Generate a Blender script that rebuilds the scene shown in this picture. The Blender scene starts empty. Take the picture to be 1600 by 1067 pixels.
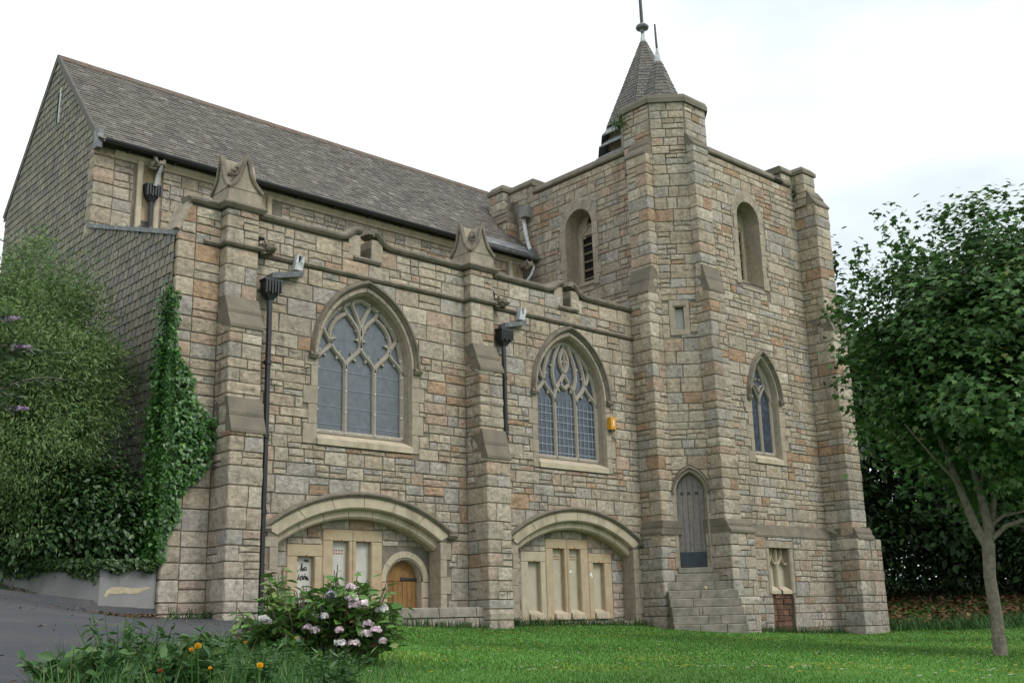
import bpy, math, random
import numpy as np
from mathutils import Vector, Matrix
from mathutils.geometry import tessellate_polygon

R = math.radians
rnd = random.Random(7)
npr = np.random.default_rng(11)
SC = bpy.context.scene
COL = SC.collection

# ------------------------------------------------------------------ camera, sky, sun, exposure
FPX, YAW, PITCH, ROLL = 1693.0, R(42.64), R(14.46), R(1.49)
_f = np.array([math.sin(YAW)*math.cos(PITCH), math.cos(YAW)*math.cos(PITCH), math.sin(PITCH)])
_r = np.array([math.cos(YAW), -math.sin(YAW), 0.0])
_d = np.cross(_f, _r)
_r2 = math.cos(ROLL)*_r + math.sin(ROLL)*_d
_d2 = -math.sin(ROLL)*_r + math.cos(ROLL)*_d
cam_data = bpy.data.cameras.new('camera')
cam_data.sensor_width = 36.0
cam_data.lens = 36.0*FPX/1600.0
cam_data.clip_start = 0.1
cam_data.clip_end = 3000.0
cam = bpy.data.objects.new('camera', cam_data)
COL.objects.link(cam)
cam.matrix_world = Matrix(((_r2[0], -_d2[0], -_f[0], 0), (_r2[1], -_d2[1], -_f[1], 0), (_r2[2], -_d2[2], -_f[2], 0), (0, 0, 0, 1)))
SC.camera = cam

SUN_EL, SUN_AZ = R(48), R(160)         # azimuth measured from +Y towards +X
world = bpy.data.worlds.new('World')
SC.world = world
world.use_nodes = True
wn, wl = world.node_tree.nodes, world.node_tree.links
wn.clear()
w_out = wn.new('ShaderNodeOutputWorld')
w_bg = wn.new('ShaderNodeBackground')
w_sky = wn.new('ShaderNodeTexSky')
w_sky.sky_type = 'NISHITA'
w_sky.sun_disc = False
w_sky.sun_elevation = SUN_EL
w_sky.sun_rotation = SUN_AZ
w_tc = wn.new('ShaderNodeTexCoord')
w_map = wn.new('ShaderNodeMapping')
w_map.inputs['Scale'].default_value = (1.0, 1.0, 2.6)
w_noise = wn.new('ShaderNodeTexNoise')
w_noise.inputs['Scale'].default_value = 1.7
w_noise.inputs['Detail'].default_value = 5.0
w_noise.inputs['Roughness'].default_value = 0.5
w_ramp = wn.new('ShaderNodeValToRGB')
w_ramp.color_ramp.elements[0].position = 0.33
w_ramp.color_ramp.elements[0].color = (5.1, 5.65, 5.85, 1)
w_ramp.color_ramp.elements[1].position = 0.62
w_ramp.color_ramp.elements[1].color = (9.2, 9.6, 9.7, 1)
w_mix = wn.new('ShaderNodeMix')
w_mix.data_type = 'RGBA'
w_mix.inputs['Factor'].default_value = 0.93     # overcast: cloud over nearly all of the sky
wl.new(w_tc.outputs['Generated'], w_map.inputs['Vector'])
wl.new(w_map.outputs['Vector'], w_noise.inputs['Vector'])
wl.new(w_noise.outputs['Fac'], w_ramp.inputs['Fac'])
wl.new(w_sky.outputs['Color'], w_mix.inputs['A'])
wl.new(w_ramp.outputs['Color'], w_mix.inputs['B'])
wl.new(w_mix.outputs['Result'], w_bg.inputs['Color'])
w_bg.inputs['Strength'].default_value = 0.098
wl.new(w_bg.outputs['Background'], w_out.inputs['Surface'])

sun_data = bpy.data.lights.new('sun', 'SUN')
sun_data.energy = 1.1
sun_data.angle = R(24)
sun_data.color = (1.0, 0.965, 0.91)
sun = bpy.data.objects.new('sun', sun_data)
COL.objects.link(sun)
_sd = Vector((math.sin(SUN_AZ)*math.cos(SUN_EL), math.cos(SUN_AZ)*math.cos(SUN_EL), math.sin(SUN_EL)))
sun.rotation_euler = _sd.to_track_quat('Z', 'Y').to_euler()
sun.location = (10, -10, 30)

SC.view_settings.view_transform = 'Standard'
SC.view_settings.look = 'None'
SC.view_settings.exposure = 0.80
SC.view_settings.gamma = 1.0
SC.view_settings.use_curve_mapping = False

# ------------------------------------------------------------------ materials
def new_mat(name):
    m = bpy.data.materials.new(name)
    m.use_nodes = True
    nt = m.node_tree
    b = nt.nodes['Principled BSDF']
    return m, nt.nodes, nt.links, b

def mat(name, col, rough=0.85, noise=0.0, nscale=6.0, bump=0.0, bscale=40.0, attr=False, metal=0.0, spec=0.3,
        dirt=None, dscale=1.5, dlo=0.5, dhi=0.7, dstretch=1.0, trans=0.0, streak=None):
    """colour (or the mesh's own colour attribute), mottled by noise, stained by blotches, with a noise bump"""
    m, N, L, b = new_mat(name)
    m['base'] = col
    b.inputs['Roughness'].default_value = rough
    b.inputs['Metallic'].default_value = metal
    b.inputs['Specular IOR Level'].default_value = spec
    tc = N.new('ShaderNodeNewGeometry')
    pos = tc.outputs['Position']
    if attr:
        a = N.new('ShaderNodeAttribute'); a.attribute_name = 'Col'
        cur = a.outputs['Color']
    else:
        c = N.new('ShaderNodeRGB'); c.outputs[0].default_value = (*col, 1)
        cur = c.outputs[0]
    if noise > 0:
        n = N.new('ShaderNodeTexNoise'); n.inputs['Scale'].default_value = nscale; n.inputs['Detail'].default_value = 6; n.inputs['Roughness'].default_value = 0.65
        L.new(pos, n.inputs['Vector'])
        mr = N.new('ShaderNodeMapRange')
        mr.inputs['From Min'].default_value = 0.25; mr.inputs['From Max'].default_value = 0.75
        mr.inputs['To Min'].default_value = 1-noise; mr.inputs['To Max'].default_value = 1+noise
        L.new(n.outputs['Fac'], mr.inputs['Value'])
        vm = N.new('ShaderNodeVectorMath'); vm.operation = 'SCALE'
        L.new(cur, vm.inputs[0]); L.new(mr.outputs['Result'], vm.inputs['Scale'])
        cur = vm.outputs['Vector']
    if dirt is not None:
        mp = N.new('ShaderNodeMapping'); mp.inputs['Scale'].default_value = (1, 1, 1.0/dstretch)
        L.new(pos, mp.inputs['Vector'])
        n2 = N.new('ShaderNodeTexNoise'); n2.inputs['Scale'].default_value = dscale; n2.inputs['Detail'].default_value = 8; n2.inputs['Roughness'].default_value = 0.7
        L.new(mp.outputs['Vector'], n2.inputs['Vector'])
        mr2 = N.new('ShaderNodeMapRange'); mr2.inputs['From Min'].default_value = dlo; mr2.inputs['From Max'].default_value = dhi
        mr2.inputs['To Max'].default_value = dirt[3]
        L.new(n2.outputs['Fac'], mr2.inputs['Value'])
        mx = N.new('ShaderNodeMix'); mx.data_type = 'RGBA'
        L.new(mr2.outputs['Result'], mx.inputs['Factor']); L.new(cur, mx.inputs['A'])
        mx.inputs['B'].default_value = (*dirt[:3], 1)
        cur = mx.outputs['Result']
    if streak is not None:                       # rain and soot runs, long in z
        mp = N.new('ShaderNodeMapping'); mp.inputs['Scale'].default_value = (2.6, 2.6, 0.32)
        L.new(pos, mp.inputs['Vector'])
        n4 = N.new('ShaderNodeTexNoise'); n4.inputs['Scale'].default_value = 1.0; n4.inputs['Detail'].default_value = 7; n4.inputs['Roughness'].default_value = 0.62
        L.new(mp.outputs['Vector'], n4.inputs['Vector'])
        mr4 = N.new('ShaderNodeMapRange'); mr4.inputs['From Min'].default_value = 0.5; mr4.inputs['From Max'].default_value = 0.74
        mr4.inputs['To Max'].default_value = streak[3]
        L.new(n4.outputs['Fac'], mr4.inputs['Value'])
        mx4 = N.new('ShaderNodeMix'); mx4.data_type = 'RGBA'
        L.new(mr4.outputs['Result'], mx4.inputs['Factor']); L.new(cur, mx4.inputs['A'])
        mx4.inputs['B'].default_value = (*streak[:3], 1)
        cur = mx4.outputs['Result']
    L.new(cur, b.inputs['Base Color'])
    if bump > 0:
        n3 = N.new('ShaderNodeTexNoise'); n3.inputs['Scale'].default_value = bscale; n3.inputs['Detail'].default_value = 8; n3.inputs['Roughness'].default_value = 0.7
        L.new(pos, n3.inputs['Vector'])
        bp = N.new('ShaderNodeBump'); bp.inputs['Strength'].default_value = 1.0; bp.inputs['Distance'].default_value = bump
        L.new(n3.outputs['Fac'], bp.inputs['Height'])
        L.new(bp.outputs['Normal'], b.inputs['Normal'])
    if trans > 0:
        t = N.new('ShaderNodeBsdfTranslucent')
        L.new(cur, t.inputs['Color'])
        ms = N.new('ShaderNodeMixShader'); ms.inputs['Fac'].default_value = trans
        out = N['Material Output']
        L.new(b.outputs['BSDF'], ms.inputs[1]); L.new(t.outputs['BSDF'], ms.inputs[2]); L.new(ms.outputs['Shader'], out.inputs['Surface'])
    return m

M = {}
M['stone'] = mat('rock_faced_stone', (0.36, 0.31, 0.24), 0.92, 0.42, 14.0, 0.036, 9.0, attr=True, dirt=(0.085, 0.072, 0.058, 0.8), dscale=5.5, dlo=0.53, dhi=0.76, streak=(0.135, 0.115, 0.092, 0.62))
M['mortar'] = mat('lime_mortar', (0.195, 0.170, 0.136), 0.95, 0.30, 5.0, 0.006, 60.0, dirt=(0.09, 0.085, 0.075, 0.7), dscale=1.6, dlo=0.45, dhi=0.7)
M['dress'] = mat('dressed_stone', (0.335, 0.283, 0.220), 0.88, 0.30, 9.0, 0.006, 30.0, streak=(0.15, 0.13, 0.10, 0.45), dirt=(0.13, 0.125, 0.10, 0.6), dscale=2.0, dlo=0.5, dhi=0.74, dstretch=3.0)
M['pale_dress'] = mat('pale_dressed_stone', (0.45, 0.385, 0.285), 0.86, 0.16, 6.0, 0.004, 40.0, dirt=(0.16, 0.13, 0.09, 0.65), dscale=2.4, dlo=0.5, dhi=0.72, dstretch=3.0)
M['ochre_dress'] = mat('ochre_dressed_stone', (0.42, 0.335, 0.225), 0.86, 0.18, 6.0, 0.002, 60.0, dirt=(0.40, 0.20, 0.08, 0.55), dscale=2.6, dlo=0.5, dhi=0.72, dstretch=2.0)
M['weather'] = mat('lichened_weathering_stone', (0.19, 0.162, 0.126), 0.94, 0.30, 8.0, 0.010, 20.0, dirt=(0.075, 0.078, 0.06, 0.75), dscale=4.0, dlo=0.45, dhi=0.68)
M['mould'] = mat('mossy_moulding_stone', (0.195, 0.166, 0.132), 0.94, 0.3, 7.0, 0.008, 25.0, dirt=(0.075, 0.075, 0.05, 0.7), dscale=5.0, dlo=0.45, dhi=0.7)
M['tracery'] = mat('tracery_stone', (0.30, 0.27, 0.225), 0.88, 0.15, 8.0, 0.002, 60.0)
M['slate'] = mat('roof_slate', (0.1, 0.09, 0.08), 0.72, 0.30, 14.0, 0.003, 50.0, attr=True, spec=0.35, dirt=(0.16, 0.155, 0.12, 0.55), dscale=1.3, dlo=0.5, dhi=0.75)
M['wallslate'] = mat('hung_slate', (0.15, 0.135, 0.11), 0.75, 0.28, 12.0, 0.003, 50.0, attr=True, spec=0.35, dirt=(0.07, 0.07, 0.065, 0.6), dscale=1.5, dlo=0.52, dhi=0.75, dstretch=2.5)
M['underslate'] = mat('slate_underlay', (0.05, 0.05, 0.05), 0.9, 0.2, 8.0)  # dark underlay that shows in the gaps between slates
M['ridge'] = mat('terracotta_ridge', (0.145, 0.102, 0.08), 0.85, 0.3, 6.0, 0.003, 40.0, dirt=(0.13, 0.12, 0.10, 0.8), dscale=3.0, dlo=0.45, dhi=0.65)
M['iron'] = mat('black_cast_iron', (0.025, 0.025, 0.028), 0.45, 0.3, 8.0, 0.002, 50.0, spec=0.5)
M['lead'] = mat('weathered_lead', (0.16, 0.165, 0.175), 0.6, 0.3, 9.0, 0.003, 40.0, dirt=(0.5, 0.5, 0.5, 0.6), dscale=6.0, dlo=0.5, dhi=0.7)
M['limelead'] = mat('lime_streaked_lead', (0.55, 0.56, 0.58), 0.6, 0.25, 12.0, dirt=(0.2, 0.21, 0.22, 0.7), dscale=9.0, dlo=0.5, dhi=0.65)
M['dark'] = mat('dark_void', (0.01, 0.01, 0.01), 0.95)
M['oak'] = mat('golden_oak_planks', (0.235, 0.13, 0.045), 0.65, 0.3, 12.0, 0.002, 60.0, dirt=(0.12, 0.06, 0.02, 0.6), dscale=7.0, dlo=0.48, dhi=0.7, dstretch=6.0)
M['greywood'] = mat('weathered_grey_planks', (0.185, 0.168, 0.162), 0.8, 0.38, 12.0, 0.003, 60.0, dirt=(0.20, 0.13, 0.09, 0.55), dscale=4.0, dlo=0.5, dhi=0.75, dstretch=8.0)
M['bluesteel'] = mat('blue_black_kick_plate', (0.035, 0.045, 0.06), 0.5, 0.3, 9.0, dirt=(0.3, 0.32, 0.35, 0.5), dscale=14.0, dlo=0.62, dhi=0.72)
M['board'] = mat('painted_white_board', (0.50, 0.49, 0.45), 0.8, 0.14, 5.0, 0.001, 60.0, dirt=(0.33, 0.31, 0.26, 0.5), dscale=3.0, dlo=0.5, dhi=0.75, dstretch=3.0)
M['creamboard'] = mat('cream_render_infill', (0.43, 0.39, 0.295), 0.85, 0.10, 5.0, 0.001, 60.0, dirt=(0.33, 0.28, 0.18, 0.5), dscale=2.6, dlo=0.52, dhi=0.75, dstretch=3.0)
M['rust'] = mat('rust_red_airbrick', (0.30, 0.11, 0.06), 0.9, 0.2, 20.0)
M['redinfill'] = mat('dark_red_brick', (0.17, 0.095, 0.065), 0.92, 0.35, 9.0, 0.006, 40.0, attr=True, dirt=(0.05, 0.045, 0.035, 0.75), dscale=5.0, dlo=0.45, dhi=0.65)
M['paint'] = mat('black_spray_paint', (0.015, 0.015, 0.015), 0.5)
M['yellow'] = mat('yellow_plastic', (0.62, 0.29, 0.03), 0.45, 0.08, 8.0)
M['white'] = mat('white_plastic', (0.78, 0.78, 0.76), 0.5)
M['render'] = mat('grey_cement_render', (0.225, 0.225, 0.22), 0.92, 0.18, 3.0, 0.004, 60.0, dirt=(0.10, 0.10, 0.09, 0.6), dscale=1.6, dlo=0.5, dhi=0.75, dstretch=2.0)
M['sandrender'] = mat('exposed_sandy_render', (0.42, 0.36, 0.25), 0.95, 0.2, 14.0, 0.006, 60.0)
M['step'] = mat('worn_step_stone', (0.27, 0.245, 0.205), 0.9, 0.3, 6.0, 0.010, 22.0, dirt=(0.10, 0.10, 0.075, 0.75), dscale=4.0, dlo=0.45, dhi=0.72, streak=(0.12, 0.11, 0.085, 0.5))
M['tarmac'] = mat('worn_tarmac', (0.058, 0.060, 0.070), 0.9, 0.30, 55.0, 0.010, 90.0, dirt=(0.105, 0.10, 0.095, 0.75), dscale=1.3, dlo=0.44, dhi=0.7, streak=(0.035, 0.035, 0.037, 0.5))
M['soil'] = mat('lawn_soil', (0.060, 0.15, 0.030), 0.95, 0.35, 3.0, 0.02, 30.0)
M['leaf'] = mat('leaf', (0.05, 0.1, 0.02), 0.55, 0.12, 30.0, attr=True, spec=0.4, trans=0.22)
M['gloss_leaf'] = mat('glossy_leaf', (0.03, 0.08, 0.02), 0.4, 0.12, 30.0, attr=True, spec=0.5, trans=0.12)
M['blade'] = mat('grass_blade', (0.06, 0.14, 0.02), 0.7, 0.12, 4.0, attr=True, spec=0.25, trans=0.25)
M['petal'] = mat('flower_petal', (0.6, 0.4, 0.5), 0.7, 0.08, 60.0, attr=True, trans=0.25)
M['bark'] = mat('grey_brown_bark', (0.19, 0.165, 0.13), 0.95, 0.45, 14.0, 0.03, 22.0, dirt=(0.09, 0.11, 0.06, 0.5), dscale=3.0, dlo=0.5, dhi=0.7)
M['litter'] = mat('leaf_litter', (0.16, 0.09, 0.04), 0.95, 0.4, 12.0, 0.02, 30.0, attr=True)

def glass_mat(name, col, rough, lo=.55, hi=1.5):
    m, N, L, b = new_mat(name)
    b.inputs['Base Color'].default_value = (*col, 1)
    b.inputs['Roughness'].default_value = rough
    b.inputs['Specular IOR Level'].default_value = 0.6
    g = N.new('ShaderNodeNewGeometry')
    n = N.new('ShaderNodeTexNoise'); n.inputs['Scale'].default_value = 9.0; n.inputs['Detail'].default_value = 4
    L.new(g.outputs['Position'], n.inputs['Vector'])
    cr = N.new('ShaderNodeValToRGB')
    cr.color_ramp.elements[0].position = 0.3; cr.color_ramp.elements[0].color = (col[0]*lo, col[1]*lo, col[2]*lo, 1)
    cr.color_ramp.elements[1].position = 0.72; cr.color_ramp.elements[1].color = (col[0]*hi, col[1]*hi, col[2]*hi, 1)
    L.new(n.outputs['Fac'], cr.inputs['Fac']); L.new(cr.outputs['Color'], b.inputs['Base Color'])
    bp = N.new('ShaderNodeBump'); bp.inputs['Distance'].default_value = 0.004; bp.inputs['Strength'].default_value = 0.6
    L.new(n.outputs['Fac'], bp.inputs['Height']); L.new(bp.outputs['Normal'], b.inputs['Normal'])
    return m
M['glass_dull'] = glass_mat('glass_behind_mesh', (0.105, 0.120, 0.140), 0.45, .78, 1.2)
M['glass'] = glass_mat('leaded_glass', (0.046, 0.060, 0.082), 0.25)
M['came'] = mat('lead_came', (0.24, 0.27, 0.32), 0.6, 0.15, 20.0)

# ------------------------------------------------------------------ object helpers
class MB:
    """collects polygons (and a colour per vertex) for ONE mesh"""
    def __init__(self):
        self.v, self.f, self.c = [], [], []
    def add(self, verts, faces, col=(1, 1, 1)):
        o = len(self.v)
        self.v.extend([tuple(p) for p in verts])
        self.f.extend([tuple(i+o for i in f) for f in faces])
        self.c.extend([col]*len(verts))
        return self
    def box(self, x0, x1, y0, y1, z0, z1, col=(1, 1, 1)):
        v = [(x, y, z) for z in (z0, z1) for y in (y0, y1) for x in (x0, x1)]
        return self.add(v, [(0, 2, 3, 1), (4, 5, 7, 6), (0, 1, 5, 4), (2, 6, 7, 3), (0, 4, 6, 2), (1, 3, 7, 5)], col)
    def prism(self, base, top, col=(1, 1, 1)):
        n = len(base)
        return self.add(list(base)+list(top), [tuple(range(n-1, -1, -1)), tuple(range(n, 2*n))] + [(i, (i+1) % n, n+(i+1) % n, n+i) for i in range(n)], col)
    def tube(self, pts, radii, n=8, col=(1, 1, 1), caps=True):
        pts = [Vector(p) for p in pts]
        rings = []
        t0 = (pts[1]-pts[0]).normalized()
        ref = Vector((0, 0, 1)) if abs(t0.z) < 0.9 else Vector((1, 0, 0))
        a = t0.cross(ref).normalized()
        for i, p in enumerate(pts):
            t = (pts[min(i+1, len(pts)-1)]-pts[max(i-1, 0)]).normalized()
            a = (a-t*a.dot(t)).normalized()
            b = t.cross(a)
            r = radii[i] if isinstance(radii, (list, tuple)) else radii
            rings.append([p+(a*math.cos(2*math.pi*k/n)+b*math.sin(2*math.pi*k/n))*r for k in range(n)])
        v = [q for rg in rings for q in rg]
        f = []
        for i in range(len(rings)-1):
            for k in range(n):
                f.append((i*n+k, i*n+(k+1) % n, (i+1)*n+(k+1) % n, (i+1)*n+k))
        if caps:
            f.append(tuple(range(n-1, -1, -1)))
            f.append(tuple(range((len(rings)-1)*n, len(rings)*n)))
        return self.add(v, f, col)

def mesh_from(name, v, f, c=None, m=None, smooth=False):
    me = bpy.data.meshes.new(name)
    me.from_pydata([tuple(p) for p in v], [], f)
    if c is not None:
        at = me.color_attributes.new('Col', 'FLOAT_COLOR', 'POINT')
        a = np.ones((len(v), 4), dtype=np.float32)
        a[:, :3] = np.asarray(c, dtype=np.float32)
        at.data.foreach_set('color', a.ravel())
    if m is not None:
        me.materials.append(m)
    if smooth:
        me.polygons.foreach_set('use_smooth', [True]*len(me.polygons))
    me.update()
    return me

def link(name, me, parent=None, loc=(0, 0, 0), kind=None):
    o = bpy.data.objects.new(name, me)
    COL.objects.link(o)
    o.location = loc
    if parent is not None:
        o.parent = parent
    if kind:
        o['kind'] = kind
    return o

def put(name, mb, m, parent=None, kind=None, smooth=False, origin=None):
    """one MB -> one mesh object; its origin goes to the middle of its base (or `origin`)"""
    v = np.array(mb.v, dtype=float)
    if origin is None:
        origin = np.array([v[:, 0].mean(), v[:, 1].mean(), v[:, 2].min()])
    po = np.zeros(3)
    p = parent
    while p is not None:
        po += np.array(p.location); p = p.parent
    base = tuple(m.get('base', (1, 1, 1)))
    me = mesh_from(name, v-origin, mb.f, [base if c == (1, 1, 1) else c for c in mb.c], m, smooth)
    return link(name, me, parent, tuple(np.asarray(origin)-po), kind)

def tag(o, label, cat, group=None, kind=None):
    o['label'] = label; o['category'] = cat
    if group: o['group'] = group
    if kind: o['kind'] = kind
    return o

def thing(name, loc, label, cat, group=None):
    o = bpy.data.objects.new(name, None)
    o.empty_display_size = 0.3
    COL.objects.link(o)
    o.location = loc
    return tag(o, label, cat, group)

def big_mesh(name, V, nper, loops_local, face_sizes, colors, m, parent=None, kind=None):
    """many copies of one template polygon set: V (n*nper,3) already placed; fast numpy build"""
    n = len(V)//nper
    me = bpy.data.meshes.new(name)
    me.vertices.add(len(V))
    me.vertices.foreach_set('co', np.asarray(V, dtype=np.float32).ravel())
    ll = np.asarray(loops_local, dtype=np.int32)
    loops = (ll[None, :] + (np.arange(n, dtype=np.int32)*nper)[:, None]).ravel()
    fs = np.asarray(face_sizes, dtype=np.int32)
    tot = np.tile(fs, n)
    start = np.concatenate(([0], np.cumsum(tot)[:-1])).astype(np.int32)
    me.loops.add(len(loops)); me.loops.foreach_set('vertex_index', loops)
    me.polygons.add(len(tot)); me.polygons.foreach_set('loop_start', start)
    at = me.color_attributes.new('Col', 'FLOAT_COLOR', 'POINT')
    a = np.ones((len(V), 4), dtype=np.float32)
    a[:, :3] = np.repeat(np.asarray(colors, dtype=np.float32), nper, axis=0)
    at.data.foreach_set('color', a.ravel())
    me.materials.append(m)
    me.update(calc_edges=True)
    me.validate()
    po = np.zeros(3); p = parent
    while p is not None:
        po += np.array(p.location); p = p.parent
    return link(name, me, parent, tuple(-po), kind)

# ------------------------------------------------------------------ terrain
GC = [(6.9, 14.9, .16), (6.1, 14.9, .20), (7.9, 14.2, .08), (10, 14.6, .0), (12.6, 14.4, -.13), (14, 14.8, -.10), (17, 14.8, -.18),
      (17.2, 13.8, -.27), (19, 13.2, -.38), (20.2, 13.8, -.40), (23.4, 13.2, -.49), (4.9, 16.5, .74), (3.0, 18.5, 1.0), (0, 16, 1.15), (-6, 16, 1.3),
      (5.2, 14.2, .30), (1.6, 4.7, -.22), (3.3, 9.5, .10), (0, 9, .18), (4.4, 4.8, -.34), (5.5, 3.45, -.38), (2.6, 6.0, -.26), (5.4, 5.9, -.37),
      (7.5, 7.5, -.35), (9, 10, -.25), (6, 10.5, -.06), (12, 11, -.28), (8.5, 5.3, -.47), (13.7, 6.2, -.57), (18, 9.5, -.52), (23, 9.8, -.47),
      (26.5, 14.2, -.30), (28, 15.2, -.12), (31, 16.5, .28), (32, 13.5, .28), (29, 11, -.05), (33, 10, .25), (36, 19, 1.0), (30, 7, .1), (20, 2, -.8), (10, 0, -.9),
      (0, 0, -1.6), (1.0, 1.1, -1.5), (2.0, 2.1, -1.05), (2.7, 2.9, -.62), (3.2, 1.9, -.75), (1.2, 3.3, -.55), (-4, 2, -1.2), (4, -4, -1.9), (-6, -8, -2.2), (16, -8, -1.9),
      (15, 25, .3), (30, 28, .8), (5, 26, 1.2), (-15, 22, 1.6), (45, 10, .3), (45, 30, 1.2), (40, -20, -1.6), (-30, 0, -.2), (0, -40, -2.4), (0, 60, 1.6), (60, 0, 0)]
GC = np.array(GC, dtype=float)
def _tps(r2):
    return np.where(r2 > 1e-9, 0.5*r2*np.log(np.maximum(r2, 1e-9)), 0.0)
def _fit():
    n = len(GC)
    d2 = ((GC[:, None, :2]-GC[None, :, :2])**2).sum(-1)
    A = np.zeros((n+3, n+3))
    A[:n, :n] = _tps(d2)+np.eye(n)*0.02
    A[:n, n] = 1; A[:n, n+1:] = GC[:, :2]
    A[n, :n] = 1; A[n+1:, :n] = GC[:, :2].T
    return np.linalg.solve(A, np.concatenate([GC[:, 2], np.zeros(3)]))
_w = _fit()
def ground(x, y):
    x = np.atleast_1d(np.asarray(x, float)); y = np.atleast_1d(np.asarray(y, float))
    xc, yc = np.clip(x, -40, 65), np.clip(y, -45, 65)
    n = len(GC)
    out = np.empty(len(xc))
    for s in range(0, len(xc), 20000):
        e = slice(s, s+20000)
        d2 = (xc[e, None]-GC[None, :, 0])**2+(yc[e, None]-GC[None, :, 1])**2
        out[e] = _tps(d2)@_w[:n]+_w[n]+_w[n+1]*xc[e]+_w[n+2]*yc[e]
    return out
def gz(x, y):
    return float(ground(x, y)[0])

# path: tarmac to the left of this line (x of the path's right edge at a given y)
PATH_EDGE = [(-20, -3.0), (0, .2), (3, 1.2), (4.6, 1.75), (6, 2.6), (7, 3.35), (8, 4.1), (9, 4.9), (11, 6.3), (12.5, 7.4), (13.6, 8.5), (14.3, 9.3), (14.7, 9.8), (15.2, 10.2)]
def path_x(y):
    return np.interp(y, [p[0] for p in PATH_EDGE], [p[1] for p in PATH_EDGE])

def sheet(name, xs, ys, keep=None, dz=0.0, m=None, label=None):
    X, Y = np.meshgrid(xs, ys)
    Z = ground(X.ravel(), Y.ravel()).reshape(X.shape)+dz
    v = np.stack([X.ravel(), Y.ravel(), Z.ravel()], 1)
    nx = len(xs)
    f = []
    for j in range(len(ys)-1):
        for i in range(nx-1):
            if keep is None or keep(0.5*(xs[i]+xs[i+1]), 0.5*(ys[j]+ys[j+1])):
                f.append((j*nx+i, j*nx+i+1, (j+1)*nx+i+1, (j+1)*nx+i))
    me = mesh_from(name, v, f, None, m, True)
    return link(name, me, None, (0, 0, 0), 'structure')
def grid_axis(lo, hi, fine_lo, fine_hi, step):
    a = list(np.arange(fine_lo, fine_hi+1e-6, step))
    x, s = fine_lo, step
    while x > lo:
        s *= 1.35; x -= s; a.insert(0, x)
    x, s = a[-1], step
    while x < hi:
        s *= 1.35; x += s; a.append(x)
    return np.array(a)
sheet('ground', grid_axis(-900, 900, -8, 40, 0.5), grid_axis(-900, 900, -8, 30, 0.5), None, 0.0, M['soil'])
# the tarmac path: its own sheet whose right edge follows the kerbless verge
def path_sheet():
    v, f = [], []
    ys = np.concatenate([np.arange(-20, 3, 1.0), np.arange(3, 15.01, 0.2)])
    n = 24
    for j, y in enumerate(ys):
        xr = float(path_x(y))+0.10*math.sin(y*5.1)+0.06*math.sin(y*13.7+1)
        for i in range(n+1):
            v.append((xr-(1-i/n)*(8.0+0.0*y), y, 0))
    top = len(ys)-1
    for y in np.arange(15.2, 24, 0.4):       # the path bends away to the left behind the corner of the low wall
        t = (y-15.0)
        xr = 6.0-1.05*t if y > 15.2 else 6.0
        for i in range(n+1):
            v.append((xr-(1-i/n)*8.0, y, 0))
    nr = len(v)//(n+1)
    v = np.array(v, float)
    v[:, 2] = ground(v[:, 0], v[:, 1])+0.012
    for j in range(nr-1):
        for i in range(n):
            f.append((j*(n+1)+i, j*(n+1)+i+1, (j+1)*(n+1)+i+1, (j+1)*(n+1)+i))
    link('path', mesh_from('path', v, f, None, M['tarmac'], True), None, (0, 0, 0), 'structure')
path_sheet()

# ------------------------------------------------------------------ masonry kit
class Frame:
    """a vertical face: s runs to the right seen from outside, z up, d outwards"""
    def __init__(self, p0, u):
        self.p = np.array([p0[0], p0[1], 0.0]); self.u = np.array([u[0], u[1], 0.0])
        self.n = np.array([u[1], -u[0], 0.0])
    def at(self, s, z, d=0.0):
        q = self.p+self.u*s+self.n*d
        return (q[0], q[1], z)
def south(y): return Frame((0, y), (1, 0))        # s = x
def west(x): return Frame((x, 0), (0, -1))        # s = -y
FAC, NAVE = south(15.0), south(18.6)
TS, TW = south(14.065), west(17.86)
DA, DB = (17.73, 14.46), (18.29, 13.90)
DIAG = Frame(DA, (math.sqrt(.5), -math.sqrt(.5)))
DLEN = math.hypot(DB[0]-DA[0], DB[1]-DA[1])

# course lines shared by all faces, so that beds meet round the corners
COURSES = [-1.0]
_cr = random.Random(3)
while COURSES[-1] < 13:
    COURSES.append(COURSES[-1]+_cr.choice([.16, .19, .21, .23, .24, .26, .29, .32]))
def courses(z0, z1):
    c = [z0]+[z for z in COURSES if z0+.09 < z < z1-.09]+[z1]
    return list(zip(c[:-1], c[1:]))

PALETTE = [((.392, .323, .243), .37), ((.374, .323, .257), .24), ((.350, .317, .276), .14), ((.445, .388, .305), .10), ((.388, .288, .216), .085), ((.352, .235, .155), .032)]
def stone_col(z, rg):
    x = rg.random(); acc = 0
    for c, w in PALETTE:
        acc += w
        if x <= acc: break
    k = rg.uniform(.88, 1.10)
    g = max(0.0, min(1.0, (2.6-z)/3.5))*0.35          # lower courses are a greyer stone
    grey = sum(c)/3*0.94
    return tuple(k*(a*(1-g)+grey*g) for a in c)

STONES = []        # every squared stone: dict(v,f,c,center,area,n,owner,name)

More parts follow.
